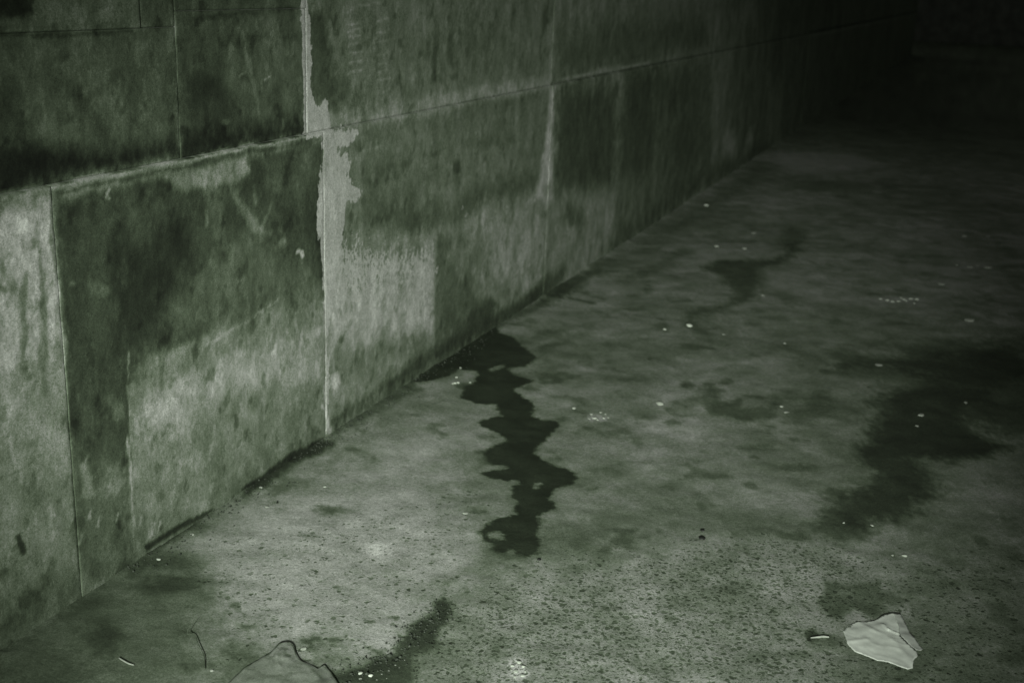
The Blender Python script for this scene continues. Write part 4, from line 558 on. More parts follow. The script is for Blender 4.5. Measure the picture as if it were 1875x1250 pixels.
["a","p",[[1.6089,1.0817],[2.026,1.0633],[2.1525,1.0562],[2.1528,0.9444],[2.1649,0.8203],[2.1426,0.7155],[1.9805,0.6798],[1.5644,0.7816]],0.01364,0.46,0.8],
["a","p",[[2.0271,1.0645],[2.1272,1.0563],[2.1268,1.0717],[2.0269,1.0793]],0.00861,0.2,0.4],
["a","b",[2.083,1.0543],[22.502,-2.7,-10.501,-65.407],0.22,0.6],
["a","p",[[2.1492,1.0501],[2.141,0.9595],[2.1472,0.851],[2.1597,0.8494],[2.1533,0.9579],[2.1614,1.0483]],0.00452,0.5,0.6],
["a","p",[[2.1142,0.9647],[2.1061,0.8605],[2.0927,0.7561],[2.0839,0.6762],[2.0906,0.5902],[2.1083,0.586],[2.1119,0.6688],[2.1277,0.7473],[2.1235,0.8572],[2.1246,0.9632]],0.00935,0.15,0.75],
["a","p",[[2.0651,0.8971],[2.0392,0.85],[2.0368,0.7707],[2.0312,0.692],[2.0412,0.6888],[2.0603,0.7649],[2.0624,0.8439],[2.0748,0.8934]],0.0075,0.16,0.7],
["a","b",[2.0258,0.8658],[49.288,-5.476,-17.212,-77.453],0.2,0.5],
["a","p",[[2.1046,1.0185],[2.0991,0.9546],[2.1162,0.9516],[2.1216,1.0159]],0.00725,0.22,0.5],
["a","p",[[1.9513,0.4258],[1.9895,0.4278],[2.0307,0.4319],[2.0922,0.4434],[2.0901,0.4468],[2.0289,0.4352],[1.988,0.4311],[1.9499,0.4291]],0.00159,0.12,0.8],
["a","p",[[1.5398,0.6155],[2.1683,0.4196],[2.1703,0.0487],[1.9104,0.0881],[1.4623,0.0932]],0.04264,0.2,0.6],
["a","p",[[1.9669,0.2696],[1.9649,0.2425],[1.9782,0.2125],[1.9915,0.2103],[1.9899,0.2371],[1.9803,0.2662]],0.00351,0.05,0.95],
["a","p",[[1.7578,0.0434],[1.9585,0.0061],[2.1684,-0.0098],[2.4063,-0.0111],[2.3658,0.0658],[2.1292,0.0798],[1.9257,0.1059],[1.7336,0.1357]],0.03286,0.15,0.55],
["a","p",[[2.4062,-0.0276],[2.822,-0.0295],[3.4576,-0.0318],[3.3889,0.0525],[2.7709,0.048],[2.3631,0.0498]],0.03631,0.15,0.45],
["a","p",[[3.4788,-0.0043],[4.2079,-0.0379],[5.7203,-0.0535],[5.6127,0.0274],[4.136,0.037],[3.444,0.0405]],0.02862,0.12,0.6],
["a","p",[[5.6706,-0.038],[5.8443,-0.0091],[6.0407,0.0581],[5.9572,0.1019],[5.6427,0.0967],[5.4957,0.0511]],0.0412,0.07,0.7],
["a","p",[[6.7793,-0.0126],[9.6182,0.016],[12.4256,-0.018],[11.9913,0.1357],[9.3345,0.138],[6.6257,0.0791]],0.09097,0.08,0.55],
["a","p",[[2.4369,0.0138],[2.5307,0.0039],[2.6322,0.0031],[2.7484,0.0038],[2.7422,0.014],[2.6207,0.0229],[2.5178,0.0279],[2.4278,0.0325]],0.00626,0.035,0.9],
["a","p",[[2.9135,-0.0076],[3.0379,-0.0164],[3.1883,-0.0092],[3.3508,-0.0189],[3.3301,0.0123],[3.1605,0.0284],[3.0131,0.0164],[2.9015,0.0101]],0.00778,0.035,0.9],
["a","p",[[3.3128,-0.017],[3.4246,-0.0391],[3.4953,-0.0408],[3.4883,-0.0251],[3.405,0.0033],[3.2954,0.0205]],0.00827,0.035,0.9],
["a","p",[[3.4725,0.0268],[3.8562,0.0314],[4.4191,0.0216],[5.0329,-0.0085],[5.7232,-0.0298],[5.602,0.0649],[4.948,0.0701],[4.3431,0.098],[3.8156,0.074],[3.4508,0.0515]],0.02949,0.05,0.7],
["a","p",[[4.6631,0.148],[4.7526,0.1772],[4.9132,0.157],[5.0178,0.0999],[4.9906,0.0256],[4.6097,0.0472],[4.4922,0.0665]],0.03232,0.07,0.8]]''')
ang = np.concatenate([np.linspace(-75, -30, 12)[:-1], np.radians(np.arange(-30, 28, .11)) * 57.29578, np.linspace(28, 75, 12)])
rr = [.3]
while rr[-1] < 120: rr.append(rr[-1] * (1.0045 if 2.1 < rr[-1] < 16 else 1.08))
rr = np.array(rr)
A, Rr = np.meshgrid(np.radians(ang), rr)
X = Rr * np.sin(A); Y = Rr * np.cos(A)
base = np.full(X.shape, .295) * (1 + .16 * fbm(X, Y, 1.6, 4, 3) + .20 * fbm(X, Y, 6, 5, 5))
fl_ = fbm(X, Y, 11, 5, 8); base *= 1 - .42 * np.clip(4.5 / Rr, .25, 1) * sstep(.30, .75, fl_); base *= 1 + .18 * sstep(.25, .8, fbm(X, Y, 9, 5, 12))
base *= 1 - .6 * sstep(9, 17, Rr)  # albedo fades far out, imitating the lamp's fall-off into darkness
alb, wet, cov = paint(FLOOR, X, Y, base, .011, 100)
near = np.clip(3.6 / Rr, 0, 1)
alb *= np.clip(1 + near * (.18 * fbm(X, Y, 13, 5, 61) + .12 * fbm(X, Y, 3, 4, 63)), .4, 1.5)
Zf = .004 * fbm(X, Y, 2.2, 4, 21) + .0012 * fbm(X, Y, 24, 3, 22)
Zf *= np.clip(12 / Rr, 0, 1)
Zf += silt(X, Y)
nr, nc_ = X.shape
idx = np.arange(nr * nc_).reshape(nr, nc_)
F_ = np.stack([idx[:-1, :-1], idx[:-1, 1:], idx[1:, 1:], idx[1:, :-1]], -1).reshape(-1, 4)[:, ::-1]
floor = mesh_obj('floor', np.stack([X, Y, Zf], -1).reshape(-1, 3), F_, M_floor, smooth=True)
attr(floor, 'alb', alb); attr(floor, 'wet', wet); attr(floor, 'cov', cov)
tag(floor, kind='structure')
def floor_z(x, y):
    x = np.array([float(x)]); y = np.array([float(y)])
    return float((.004 * fbm(x, y, 2.2, 4, 21) + .0012 * fbm(x, y, 24, 3, 22) + silt(x, y))[0])

# ---------------------------------------------------------------- the block wall: local x along it, y into it, z up
YAW, DIST = .367996, 2.032447
wall = bpy.data.objects.new('stone_wall', None); C.objects.link(wall)
wall.location = (-math.cos(YAW) * DIST, math.sin(YAW) * DIST, 0); wall.rotation_euler = (0, 0, math.pi / 2 - YAW)
tag(wall, 'long stained wall of huge concrete blocks with a ledge along its middle, beside the floor', 'wall')
def block(s0, s1, z0, z1, y0, seed, label=None):
    gap = .0016; s0 += gap; s1 -= gap; z0 += gap * .6; z1 -= gap * .6
    xs = [s0]
    while xs[-1] < s1:
        x = xs[-1]; e = min(x - s0, s1 - x)
        stp = .0045 * max(1, (max(x, 1.6) / 2.6) ** 1.3)
        if x > 9: stp = .06
        if x < 1.6: stp = .03
        if e < .02 and 1.6 < x < 9: stp = min(stp, .003)
        xs.append(x + stp)
    xs[-1] = s1; xs = np.array(xs)
    if len(xs) > 2 and xs[-1] - xs[-2] < 1e-4: xs = np.delete(xs, -2)
    dz = .0055 * max(1, (max((s0 + s1) / 2, 1.6) / 3.2)) if s0 < 9 else .05
    nz_ = max(3, int((z1 - z0) / dz)); zs = np.linspace(z0, z1, nz_)
    Xg, Zg = np.meshgrid(xs, zs)
    base = np.full(Xg.shape, .27) * (1 + .14 * fbm(Xg, Zg * .6, 2.1, 4, 31) + .14 * fbm(Xg * 1.4, Zg * .5, 8, 4, 33) + .12 * fbm(Xg * 5, Zg * .8, 6, 3, 35))
    base *= 1 - .5 * sstep(7.5, 13, Xg)  # far blocks painted darker, as if the light died away there
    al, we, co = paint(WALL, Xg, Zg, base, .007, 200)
    nr_ = np.clip(3.4 / Xg, .2, 1) ** .8
    al *= np.clip(1 + nr_ * (.20 * fbm(Xg * 1.5, Zg, 7, 5, 91) + .26 * fbm(Xg * 1.1, Zg * .9, 20, 5, 95) - .38 * sstep(.30, .7, fbm(Xg, Zg * .8, 26, 5, 97)) + .3 * sstep(.35, .7, fbm(Xg * 1.2, Zg * .7, 34, 4, 99))), .3, 1.7)
    e = np.minimum(np.minimum(Xg - s0, s1 - Xg), np.minimum(Zg - z0, z1 - Zg)) + .004 * fbm(Xg, Zg, 30, 3, seed)
    chip = np.clip(1 - e / .009, 0, 1)
    Yg = y0 + .0011 * chip ** 2 + .0016 * fbm(Xg, Zg, 2.4, 4, seed + 3) + .0008 * fbm(Xg, Zg, 22, 3, seed + 5) - .001
    nr, nc_ = Xg.shape; N = nr * nc_
    idx = np.arange(N).reshape(nr, nc_)
    F_ = np.stack([idx[:-1, :-1], idx[:-1, 1:], idx[1:, 1:], idx[1:, :-1]], -1).reshape(-1, 4)
    ring = np.concatenate([idx[0, :-1], idx[:-1, -1], idx[-1, :0:-1], idx[:0:-1, 0]])
    V = np.stack([Xg, Yg, Zg], -1).reshape(-1, 3); Vb = V[ring].copy(); Vb[:, 1] = .35
    bi = N + np.arange(len(ring)); r2 = np.roll(ring, -1); b2 = np.roll(bi, -1)
    F_ = np.concatenate([F_, np.stack([r2, ring, bi, b2], -1)])
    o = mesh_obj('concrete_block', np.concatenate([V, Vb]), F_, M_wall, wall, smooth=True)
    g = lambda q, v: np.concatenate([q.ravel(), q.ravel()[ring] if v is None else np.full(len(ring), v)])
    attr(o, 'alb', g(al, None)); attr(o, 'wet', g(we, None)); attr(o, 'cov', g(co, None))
    if label: o['label'] = label
    return o
ZL = 1.0868; P_ = -.013
low = [(.2, 2.172, 'pale block at the left edge with dark drips'), (2.172, 3.425, 'block dark above and pale in its lower half'), (3.425, 5.66, 'block with white crust down its left edge'), (5.66, 14.5, 'dark streaked lower block beyond the second pale joint'), (14.5, 22, None), (22, 34, None)]
for i, (a_, b_, lb) in enumerate(low): block(a_, b_, -.06, ZL, P_, 300 + i * 11, lb)
upc = [(.2, 2.683, ZL, 1.437, 'dark upper block beneath a thin shelf line'), (2.683, 3.346, ZL, 1.478, 'small upper block with a pale inverted V mark'), (3.346, 5.66, ZL, 2.25, 'tall upper block with rows of short pale scratches'), (5.66, 14.5, ZL, 2.25, 'darkest upper block beyond the second pale joint'), (14.5, 20, ZL, 2.25, None), (20, 34, ZL, 2.25, None),
       (.2, 2.54, 1.437, 2.25, None), (2.54, 2.683, 1.437, 2.25, None), (2.683, 3.346, 1.478, 2.25, None)]
for i, (a_, b_, c_, d_, lb) in enumerate(upc): block(a_, b_, c_, d_, (0 if i < 6 else (-.006 if i == 6 else -.001)), 500 + i * 11, lb)
for a_, b_ in ((.2, 5.66), (5.66, 14), (14, 34)): block(a_, b_, 2.25, 3.3, 0, 700 + int(a_))
# mortar standing back in the joints
mb = []
def boxv(x0, x1, y0, y1, z0, z1): return [(x0, y0, z0), (x1, y0, z0), (x1, y1, z0), (x0, y1, z0), (x0, y0, z1), (x1, y0, z1), (x1, y1, z1), (x0, y1, z1)]
BF = [(0, 1, 5, 4), (1, 2, 6, 5), (2, 3, 7, 6), (3, 0, 4, 7), (4, 5, 6, 7), (3, 2, 1, 0)]
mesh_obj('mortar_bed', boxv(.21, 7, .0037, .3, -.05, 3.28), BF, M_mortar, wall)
mesh_obj('mortar_bed', boxv(7.001, 33.9, .006, .3, -.05, 3.28), BF, M_mortar_far, wall)

ew = bpy.data.objects.new('added_end_wall', None); C.objects.link(ew); ew.location = (20, 40, 0); ew.rotation_euler = (0, 0, -.35)  # unseen wall, added to cover the brighter sky strip at the horizon
mesh_obj('wall_face', boxv(-22, 34, 0, .5, -.1, 6.0), BF, M_dark, ew); mesh_obj('coping', boxv(-22.1, 34.1, -.08, .58, 6.002, 6.15), BF, M_dark, ew)
tag(ew, 'dark plain wall added at the upper right corner to cover the bright sky strip', 'wall')
# ---------------------------------------------------------------- small things on the floor
def pebble(name, x, y, r, mat, label, cat, group=None, sq=(1, 1, .6), seed=0, rz=0):
    R = random.Random(seed + int(x * 1000)); bm = bmesh.new(); bmesh.ops.create_icosphere(bm, subdivisions=3, radius=1)
    cuts = [(Vector((R.gauss(0, 1), R.gauss(0, 1), R.gauss(0, .7))).normalized(), R.uniform(.62, .9)) for _ in range(9)]
    for v in bm.verts:
        for n_, d_ in cuts:
            q = v.co.dot(n_)
            if q > d_: v.co -= n_ * (q - d_) * .9
        v.co *= 1 + R.uniform(-.02, .02)
        v.co = Vector((v.co.x * r * sq[0], v.co.y * r * sq[1], v.co.z * r * sq[2]))
    me = bpy.data.meshes.new(name); bm.to_mesh(me); bm.free(); me.materials.append(mat)
    o = bpy.data.objects.new(name, me); C.objects.link(o); o.location = (x, y, floor_z(x, y) + r * sq[2] * .35); o.rotation_euler = (0, 0, rz or R.uniform(0, 6))
    return tag(o, label, cat, group)
def tube(name, pts, rads, mat, label=None, cat=None, parent=None, sides=8):
    P = [Vector(p) for p in pts]; V = []; Fc = []
    # smooth the path
    Q = []; Rd = []
    for i in range(len(P) - 1):
        p0 = P[max(i - 1, 0)]; p1 = P[i]; p2 = P[i + 1]; p3 = P[min(i + 2, len(P) - 1)]
        for k in range(6):
            t = k / 6; Q.append(.5 * ((2 * p1) + (p2 - p0) * t + (2 * p0 - 5 * p1 + 4 * p2 - p3) * t * t + (3 * p1 - p0 - 3 * p2 + p3) * t ** 3)); Rd.append(rads[i] + (rads[i + 1] - rads[i]) * t)
    Q.append(P[-1]); Rd.append(rads[-1])
    for i, q in enumerate(Q):
        t = (Q[min(i + 1, len(Q) - 1)] - Q[max(i - 1, 0)]).normalized(); a = t.cross(Vector((0, 0, 1))); a = a.normalized() if a.length > 1e-4 else Vector((1, 0, 0)); b = a.cross(t)
        for k in range(sides):
            w = 2 * math.pi * k / sides; V.append(q + (a * math.cos(w) + b * math.sin(w)) * Rd[i])
    for i in range(len(Q) - 1):
        for k in range(sides): Fc.append((i * sides + k, i * sides + (k + 1) % sides, (i + 1) * sides + (k + 1) % sides, (i + 1) * sides + k))
    Fc.append(tuple(range(sides))[::-1]); Fc.append(tuple((len(Q) - 1) * sides + k for k in range(sides)))
    o = mesh_obj(name, V, Fc, mat, parent, smooth=True)
    return tag(o, label, cat)
def rings(path, r0, r1): return [r0 + (r1 - r0) * i / (len(path) - 1) for i in range(len(path))]

# grit washed against the foot of the wall and into the rough floor joint
def grit(name, paths, n, mat, label, cat):
    R = random.Random(5); V = []; Fc = []
    for _ in range(n):
        path, wd = R.choice(paths); k = R.randrange(len(path) - 1); t = R.random()
        x = path[k][0] + (path[k + 1][0] - path[k][0]) * t + R.gauss(0, wd); y = path[k][1] + (path[k + 1][1] - path[k][1]) * t + R.gauss(0, wd)
        r = R.uniform(.0012, .0042) * (1 if R.random() < .9 else 1.6); b = len(V); z = floor_z(x, y) + r * .3
        dirs = [(1, 0, 0), (-1, 0, 0), (0, 1, 0), (0, -1, 0), (0, 0, .7), (0, 0, -.7)]; an = R.uniform(0, 6)
        for dx, dy, dz in dirs:
            q = r * R.uniform(.6, 1.25); V.append((x + (dx * math.cos(an) - dy * math.sin(an)) * q, y + (dx * math.sin(an) + dy * math.cos(an)) * q, z + dz * q))
        for a_, b_ in ((0, 2), (2, 1), (1, 3), (3, 0)): Fc += [(b + a_, b + b_, b + 4), (b + b_, b + a_, b + 5)]
    tag(mesh_obj(name, V, Fc, mat), label, cat, kind='stuff')
def footp(s_, off): return (-math.cos(YAW) * (DIST - off) + math.sin(YAW) * s_, math.sin(YAW) * (DIST - off) + math.cos(YAW) * s_)
grit('grit', [([footp(s_, .03) for s_ in (2.3, 3.3, 3.6, 4.6, 5.6)], .018), ([footp(s_, .05) for s_ in (2.3, 3.4, 4.6, 8)], .04)], 900, M_grit, 'fine dirty grit gathered along the foot of the wall', 'grit')
jp = [(-0.3744,2.4235,0.0000),(-0.3015,2.4983,0.0000),(-0.2409,2.5853,0.0000),(-0.1967,2.6659,0.0000),(-0.1516,2.7718,0.0000)]
grit('grit', [([(p[0], p[1]) for p in jp], .03)], 260, M_grit, 'fine grit in the rough mossy floor joint', 'grit')
DEB = [
('pebble', (-0.9682, 2.9741), 0.0073, 'w', (1.02, 0.86, 0.39), 'rounded white pebble on dark damp floor close to the foot of the wall', 'pebble', None),
('stone_chip', (-0.9158, 3.1318), 0.0067, 'p', (1.13, 0.89, 0.25), 'pale pointed chip just below the dark crevice at the wall foot', 'stone chip', None),
('pebble', (-0.5869, 3.5064), 0.0063, 'p', (0.95, 0.95, 0.37), 'small pale pebble alone on the floor below the mortar blob at the wall joint', 'pebble', None),
('pebble', (-0.7872, 3.474), 0.0063, 'p', (1.02, 1.0, 0.4), 'small grey-white pebble in the dark grime at the wall foot', 'pebble', None),
('pebble', (-0.7387, 3.3354), 0.0061, 'g', (1.2, 0.84, 0.44), 'dull grey pebble beside a short dark scratch near the wall foot', 'pebble', None),
('stone_chip', (-0.1236, 3.3456), 0.0086, 'p', (1.0, 0.89, 0.25), 'pale flat chip just left of the lowest lobe of the dark streak', 'stone chip', None),
('pebble', (0.5967, 4.4115), 0.0153, 'p', (1.11, 0.92, 0.44), 'largest pale pebble on open floor right of the dark streak', 'pebble', None),
('pebble', (0.8637, 5.5474), 0.0189, 'w', (0.97, 0.93, 0.43), 'pale pebble where the thin dark S-shaped stain ends', 'pebble', None),
('pebble', (0.7339, 5.4636), 0.0106, 'p', (1.04, 0.71, 0.48), 'small pale pebble left of the end of the S-shaped stain', 'pebble', None),
('pebble', (0.2525, 4.3283), 0.0086, 'p', (1.09, 0.92, 0.48), 'small pale pebble left of the cluster of white crumbs', 'pebble', None),
('pebble', (1.2822, 7.3978), 0.0178, 'g', (1.16, 0.98, 0.39), 'pale pebble just above the left end of the S-shaped stain', 'pebble', None),
('pebble', (1.452, 7.3497), 0.0142, 'g', (1.19, 0.83, 0.49), 'small grey pebble right of another above the S-shaped stain', 'pebble', None),
('pebble', (1.6089, 7.8818), 0.0171, 'g', (1.21, 0.73, 0.34), 'grey pebble farthest up near the wall above the S-shaped stain', 'pebble', None),
('pebble', (1.3505, 6.2037), 0.0106, 'g', (1.02, 0.99, 0.4), 'grey pebble at the right edge of the S-shaped stain', 'pebble', None),
('pebble', (1.0119, 5.4204), 0.008, 'g', (1.14, 0.79, 0.41), 'tiny grey pebble right of the end of the S-shaped stain', 'pebble', None),
('pebble', (1.2853, 5.3251), 0.0092, 'g', (1.07, 0.81, 0.43), 'tiny grey pebble on open floor above the wide dark stain', 'pebble', None),
('stone_chip', (2.3505, 5.8585), 0.0271, 'p', (1.13, 0.97, 0.25), 'pale flat chip alone on the dark floor at far right', 'stone chip', None),
('stone_chip', (2.4618, 6.6339), 0.0269, 'g', (1.23, 0.96, 0.25), 'irregular grey chip on the dark floor above the pale row of rubble', 'stone chip', None),
('pebble', (3.1006, 8.0617), 0.0183, 'g', (1.15, 0.75, 0.47), 'farther left of two dim pebbles in the dark at upper right', 'pebble', None),
('pebble', (3.2801, 8.0961), 0.0185, 'g', (1.24, 0.97, 0.42), 'farther right of two dim pebbles in the dark at upper right', 'pebble', None),
('stone_chip', (3.3916, 7.8881), 0.0303, 'g', (1.16, 0.76, 0.25), 'dim chip at the right edge of the picture in the dark', 'stone chip', None),
('pebble', (2.9067, 7.0976), 0.0254, 'p', (1.12, 0.79, 0.33), 'pale pebble at the right end of a faint row in the dark', 'pebble', None),
('pebble', (2.8666, 7.1626), 0.0128, 'g', (1.21, 1.0, 0.34), 'dim pebble second from the right in a faint row in the dark', 'pebble', None),
('pebble', (2.7995, 7.1078), 0.0163, 'g', (1.19, 0.82, 0.35), 'dim pebble third from the right in a faint row in the dark', 'pebble', None),
('pebble', (2.7349, 7.1544), 0.0109, 'g', (1.04, 0.93, 0.48), 'dim pebble at the left end of a faint row in the dark', 'pebble', None),
('stone_chip', (1.6459, 5.0356), 0.0179, 'g', (0.96, 0.88, 0.25), 'grey chip in the wide dark stain at right', 'stone chip', None),
('stone_chip', (1.6315, 4.4004), 0.0149, 'p', (1.17, 0.8, 0.25), 'pale angular chip in the dark stain at right', 'stone chip', None),
('pebble', (1.8705, 4.5726), 0.0084, 'g', (1.24, 0.85, 0.5), 'small grey pebble right of the angular chip in the dark stain', 'pebble', None),
('pebble', (1.5786, 4.2814), 0.0078, 'g', (1.04, 0.72, 0.43), 'small grey pebble below the angular chip in the dark stain', 'pebble', None),
('pebble', (1.0863, 4.4369), 0.009, 'p', (0.96, 0.76, 0.39), 'small pale pebble among the dark blotches right of centre, upper of two', 'pebble', None),
('pebble', (1.0918, 4.3696), 0.0111, 'g', (1.13, 0.75, 0.33), 'grey pebble among the dark blotches right of centre, lower of two', 'pebble', None),
('pebble', (1.0647, 3.3846), 0.0045, 'p', (1.21, 0.79, 0.49), 'tiny pale pebble at the lower left of the large dark stain near the sheet', 'pebble', None),
('pebble', (1.1508, 3.3731), 0.0063, 'p', (1.22, 0.81, 0.4), 'small pale pebble at the bottom edge of the large dark stain above the sheet', 'pebble', None),
('pebble', (1.1558, 3.1763), 0.0052, 'p', (1.11, 0.89, 0.43), 'small pale crumb left of another on open floor above the plastic sheet', 'pebble', None),
('pebble', (1.1915, 3.1759), 0.0078, 'p', (1.12, 0.89, 0.49), 'pale crumb right of a smaller one on open floor above the plastic sheet', 'pebble', None),
('pebble', (-0.3298, 2.453), 0.0061, 'w', (1.1, 0.83, 0.45), 'upper oval white pebble in the mossy floor joint beside the clear bag', 'pebble', None),
('pebble', (-0.3037, 2.4433), 0.0061, 'w', (1.02, 0.79, 0.5), 'roundest white pebble in the mossy floor joint, right of the clear bag', 'pebble', None),
('pebble', (-0.3267, 2.4303), 0.0034, 'p', (1.11, 0.86, 0.32), 'tiny white pebble just under the oval one in the mossy floor joint', 'pebble', None),
('pebble', (-0.6807, 2.4371), 0.0049, 'p', (1.07, 0.87, 0.32), 'small pale pebble between the thin wire and the clear bag', 'pebble', None),
('stone_chip', (-0.4825, 2.5472), 0.0078, 'p', (1.13, 0.89, 0.25), 'pale chip just above the right shoulder of the clear bag', 'stone chip', None),
('black_stone', (0.6064, 3.2899), 0.0086, 'k', (1.14, 0.84, 0.44), 'upper of two tiny black stones on open floor, crescent shaped', 'stone', None),
('black_stone', (0.5973, 3.2375), 0.011, 'k', (1.06, 0.91, 0.45), 'lower of two tiny black stones on open floor, star shaped', 'stone', None),
('dark_stone', (0.103, 3.0557), 0.0072, 'k', (0.96, 0.72, 0.44), 'small dark stone just under the tip of the dark streak', 'stone', None),
('dark_stone', (-0.7134, 3.3696), 0.0079, 'k', (1.5, 0.3, 0.3), 'thin dark sliver lying near the wall foot below the mortar blob', 'stone', None),
('shiny_shard', (1.4259, 8.8416), 0.0169, 'w', (1.13, 0.8, 0.39), 'small bright white shard at the foot of the wall in the dark', 'shard', None),
('crumb', (-0.2266, 4.5614), 0.0072, 'w', (1.04, 0.81, 0.43), 'white crumb lying in the notch of the dark streak near the wall', 'crumb', 'white crumbs beside the dark streak'),
('crumb', (-0.2137, 4.5698), 0.0081, 'w', (1.04, 0.81, 0.46), 'white crumb lying in the notch of the dark streak near the wall', 'crumb', 'white crumbs beside the dark streak'),
('crumb', (-0.2242, 4.6375), 0.0064, 'w', (0.96, 0.87, 0.45), 'white crumb lying in the notch of the dark streak near the wall', 'crumb', 'white crumbs beside the dark streak'),
('crumb', (-0.2145, 4.7533), 0.0065, 'w', (1.04, 0.77, 0.46), 'white crumb lying in the notch of the dark streak near the wall', 'crumb', 'white crumbs beside the dark streak'),
('crumb', (-0.1649, 4.5826), 0.0045, 'w', (1.02, 0.76, 0.4), 'white crumb lying in the notch of the dark streak near the wall', 'crumb', 'white crumbs beside the dark streak'),
('crumb', (-0.2351, 4.5535), 0.0045, 'w', (1.16, 0.73, 0.38), 'white crumb lying in the notch of the dark streak near the wall', 'crumb', 'white crumbs beside the dark streak'),
('crumb', (0.3177, 4.2694), 0.0068, 'p', (1.05, 0.95, 0.4), 'white crumb in the small cluster on open floor right of the dark streak', 'crumb', 'white crumbs on open floor'),
('crumb', (0.3281, 4.2292), 0.0092, 'p', (1.21, 0.75, 0.38), 'white crumb in the small cluster on open floor right of the dark streak', 'crumb', 'white crumbs on open floor'),
('crumb', (0.3549, 4.2915), 0.0051, 'p', (1.15, 0.97, 0.4), 'white crumb in the small cluster on open floor right of the dark streak', 'crumb', 'white crumbs on open floor'),
('crumb', (0.3376, 4.2128), 0.0059, 'p', (1.02, 0.74, 0.42), 'white crumb in the small cluster on open floor right of the dark streak', 'crumb', 'white crumbs on open floor'),
('crumb', (0.3729, 4.2756), 0.0042, 'p', (1.01, 0.94, 0.47), 'white crumb in the small cluster on open floor right of the dark streak', 'crumb', 'white crumbs on open floor'),
('crumb', (0.3639, 4.2333), 0.0059, 'p', (1.01, 0.78, 0.47), 'white crumb in the small cluster on open floor right of the dark streak', 'crumb', 'white crumbs on open floor'),
('crumb', (0.3068, 4.221), 0.005, 'p', (1.14, 0.94, 0.38), 'white crumb in the small cluster on open floor right of the dark streak', 'crumb', 'white crumbs on open floor'),
('crumb', (0.3812, 4.2411), 0.0042, 'p', (0.99, 0.79, 0.46), 'white crumb in the small cluster on open floor right of the dark streak', 'crumb', 'white crumbs on open floor'),
('crumb', (0.0324, 2.5096), 0.0055, 'p', (1.03, 0.8, 0.4), 'white crumb of the pile at the bottom middle of the floor', 'crumb', 'white crumbs at the bottom edge'),
('crumb', (0.0483, 2.5251), 0.0066, 'p', (1.08, 0.82, 0.49), 'white crumb of the pile at the bottom middle of the floor', 'crumb', 'white crumbs at the bottom edge'),
('crumb', (0.059, 2.5067), 0.0055, 'p', (1.0, 0.7, 0.49), 'white crumb of the pile at the bottom middle of the floor', 'crumb', 'white crumbs at the bottom edge'),
('crumb', (0.0419, 2.4866), 0.0066, 'p', (1.21, 1.0, 0.4), 'white crumb of the pile at the bottom middle of the floor', 'crumb', 'white crumbs at the bottom edge'),
('crumb', (0.0578, 2.4691), 0.006, 'p', (1.24, 0.98, 0.36), 'white crumb of the pile at the bottom middle of the floor', 'crumb', 'white crumbs at the bottom edge'),
('crumb', (0.0395, 2.4631), 0.0049, 'p', (1.17, 0.95, 0.44), 'white crumb of the pile at the bottom middle of the floor', 'crumb', 'white crumbs at the bottom edge'),
('crumb', (0.03, 2.4905), 0.0033, 'p', (1.11, 0.79, 0.38), 'white crumb of the pile at the bottom middle of the floor', 'crumb', 'white crumbs at the bottom edge'),
('crumb', (0.0643, 2.4859), 0.0033, 'p', (1.02, 0.72, 0.43), 'white crumb of the pile at the bottom middle of the floor', 'crumb', 'white crumbs at the bottom edge'),
('rubble', (1.9972, 6.2353), 0.0112, 'p', (1.04, 0.94, 0.33), 'pale rubble bit in the long row on dark floor at right', 'rubble', 'rubble in the pale row'),
('rubble', (2.0242, 6.2054), 0.01, 'p', (1.22, 0.91, 0.49), 'pale rubble bit in the long row on dark floor at right', 'rubble', 'rubble in the pale row'),
('rubble', (2.0483, 6.1865), 0.0137, 'p', (1.22, 0.97, 0.42), 'pale rubble bit in the long row on dark floor at right', 'rubble', 'rubble in the pale row'),
('rubble', (2.0824, 6.1917), 0.0149, 'p', (0.95, 0.92, 0.35), 'pale rubble bit in the long row on dark floor at right', 'rubble', 'rubble in the pale row'),
('rubble', (2.128, 6.2441), 0.0126, 'p', (1.04, 0.9, 0.41), 'pale rubble bit in the long row on dark floor at right', 'rubble', 'rubble in the pale row'),
('rubble', (2.1725, 6.2624), 0.0152, 'p', (1.07, 0.98, 0.43), 'pale rubble bit in the long row on dark floor at right', 'rubble', 'rubble in the pale row'),
('rubble', (2.2002, 6.2552), 0.0126, 'p', (1.05, 0.78, 0.48), 'pale rubble bit in the long row on dark floor at right', 'rubble', 'rubble in the pale row'),
('rubble', (2.1234, 6.2778), 0.0101, 'p', (1.09, 0.93, 0.38), 'pale rubble bit in the long row on dark floor at right', 'rubble', 'rubble in the pale row'),
('rubble', (2.1327, 6.2107), 0.0088, 'p', (1.01, 0.86, 0.47), 'pale rubble bit in the long row on dark floor at right', 'rubble', 'rubble in the pale row'),
('rubble', (2.1578, 6.1585), 0.0075, 'p', (1.0, 0.94, 0.49), 'pale rubble bit in the long row on dark floor at right', 'rubble', 'rubble in the pale row'),
('small_stone', (-0.2876, 2.4285), 0.0022, 'g', (1.19, 0.95, 0.32), 'tiny grey stone among many in the mossy floor joint', 'stone', 'tiny stones in the mossy joint'),
('small_stone', (-0.2788, 2.452), 0.0022, 'g', (1.14, 0.96, 0.33), 'tiny grey stone among many in the mossy floor joint', 'stone', 'tiny stones in the mossy joint'),
('small_stone', (-0.2635, 2.4671), 0.0027, 'g', (1.03, 0.78, 0.41), 'tiny grey stone among many in the mossy floor joint', 'stone', 'tiny stones in the mossy joint'),
('small_stone', (-0.2506, 2.4939), 0.0022, 'g', (1.08, 0.84, 0.46), 'tiny grey stone among many in the mossy floor joint', 'stone', 'tiny stones in the mossy joint'),
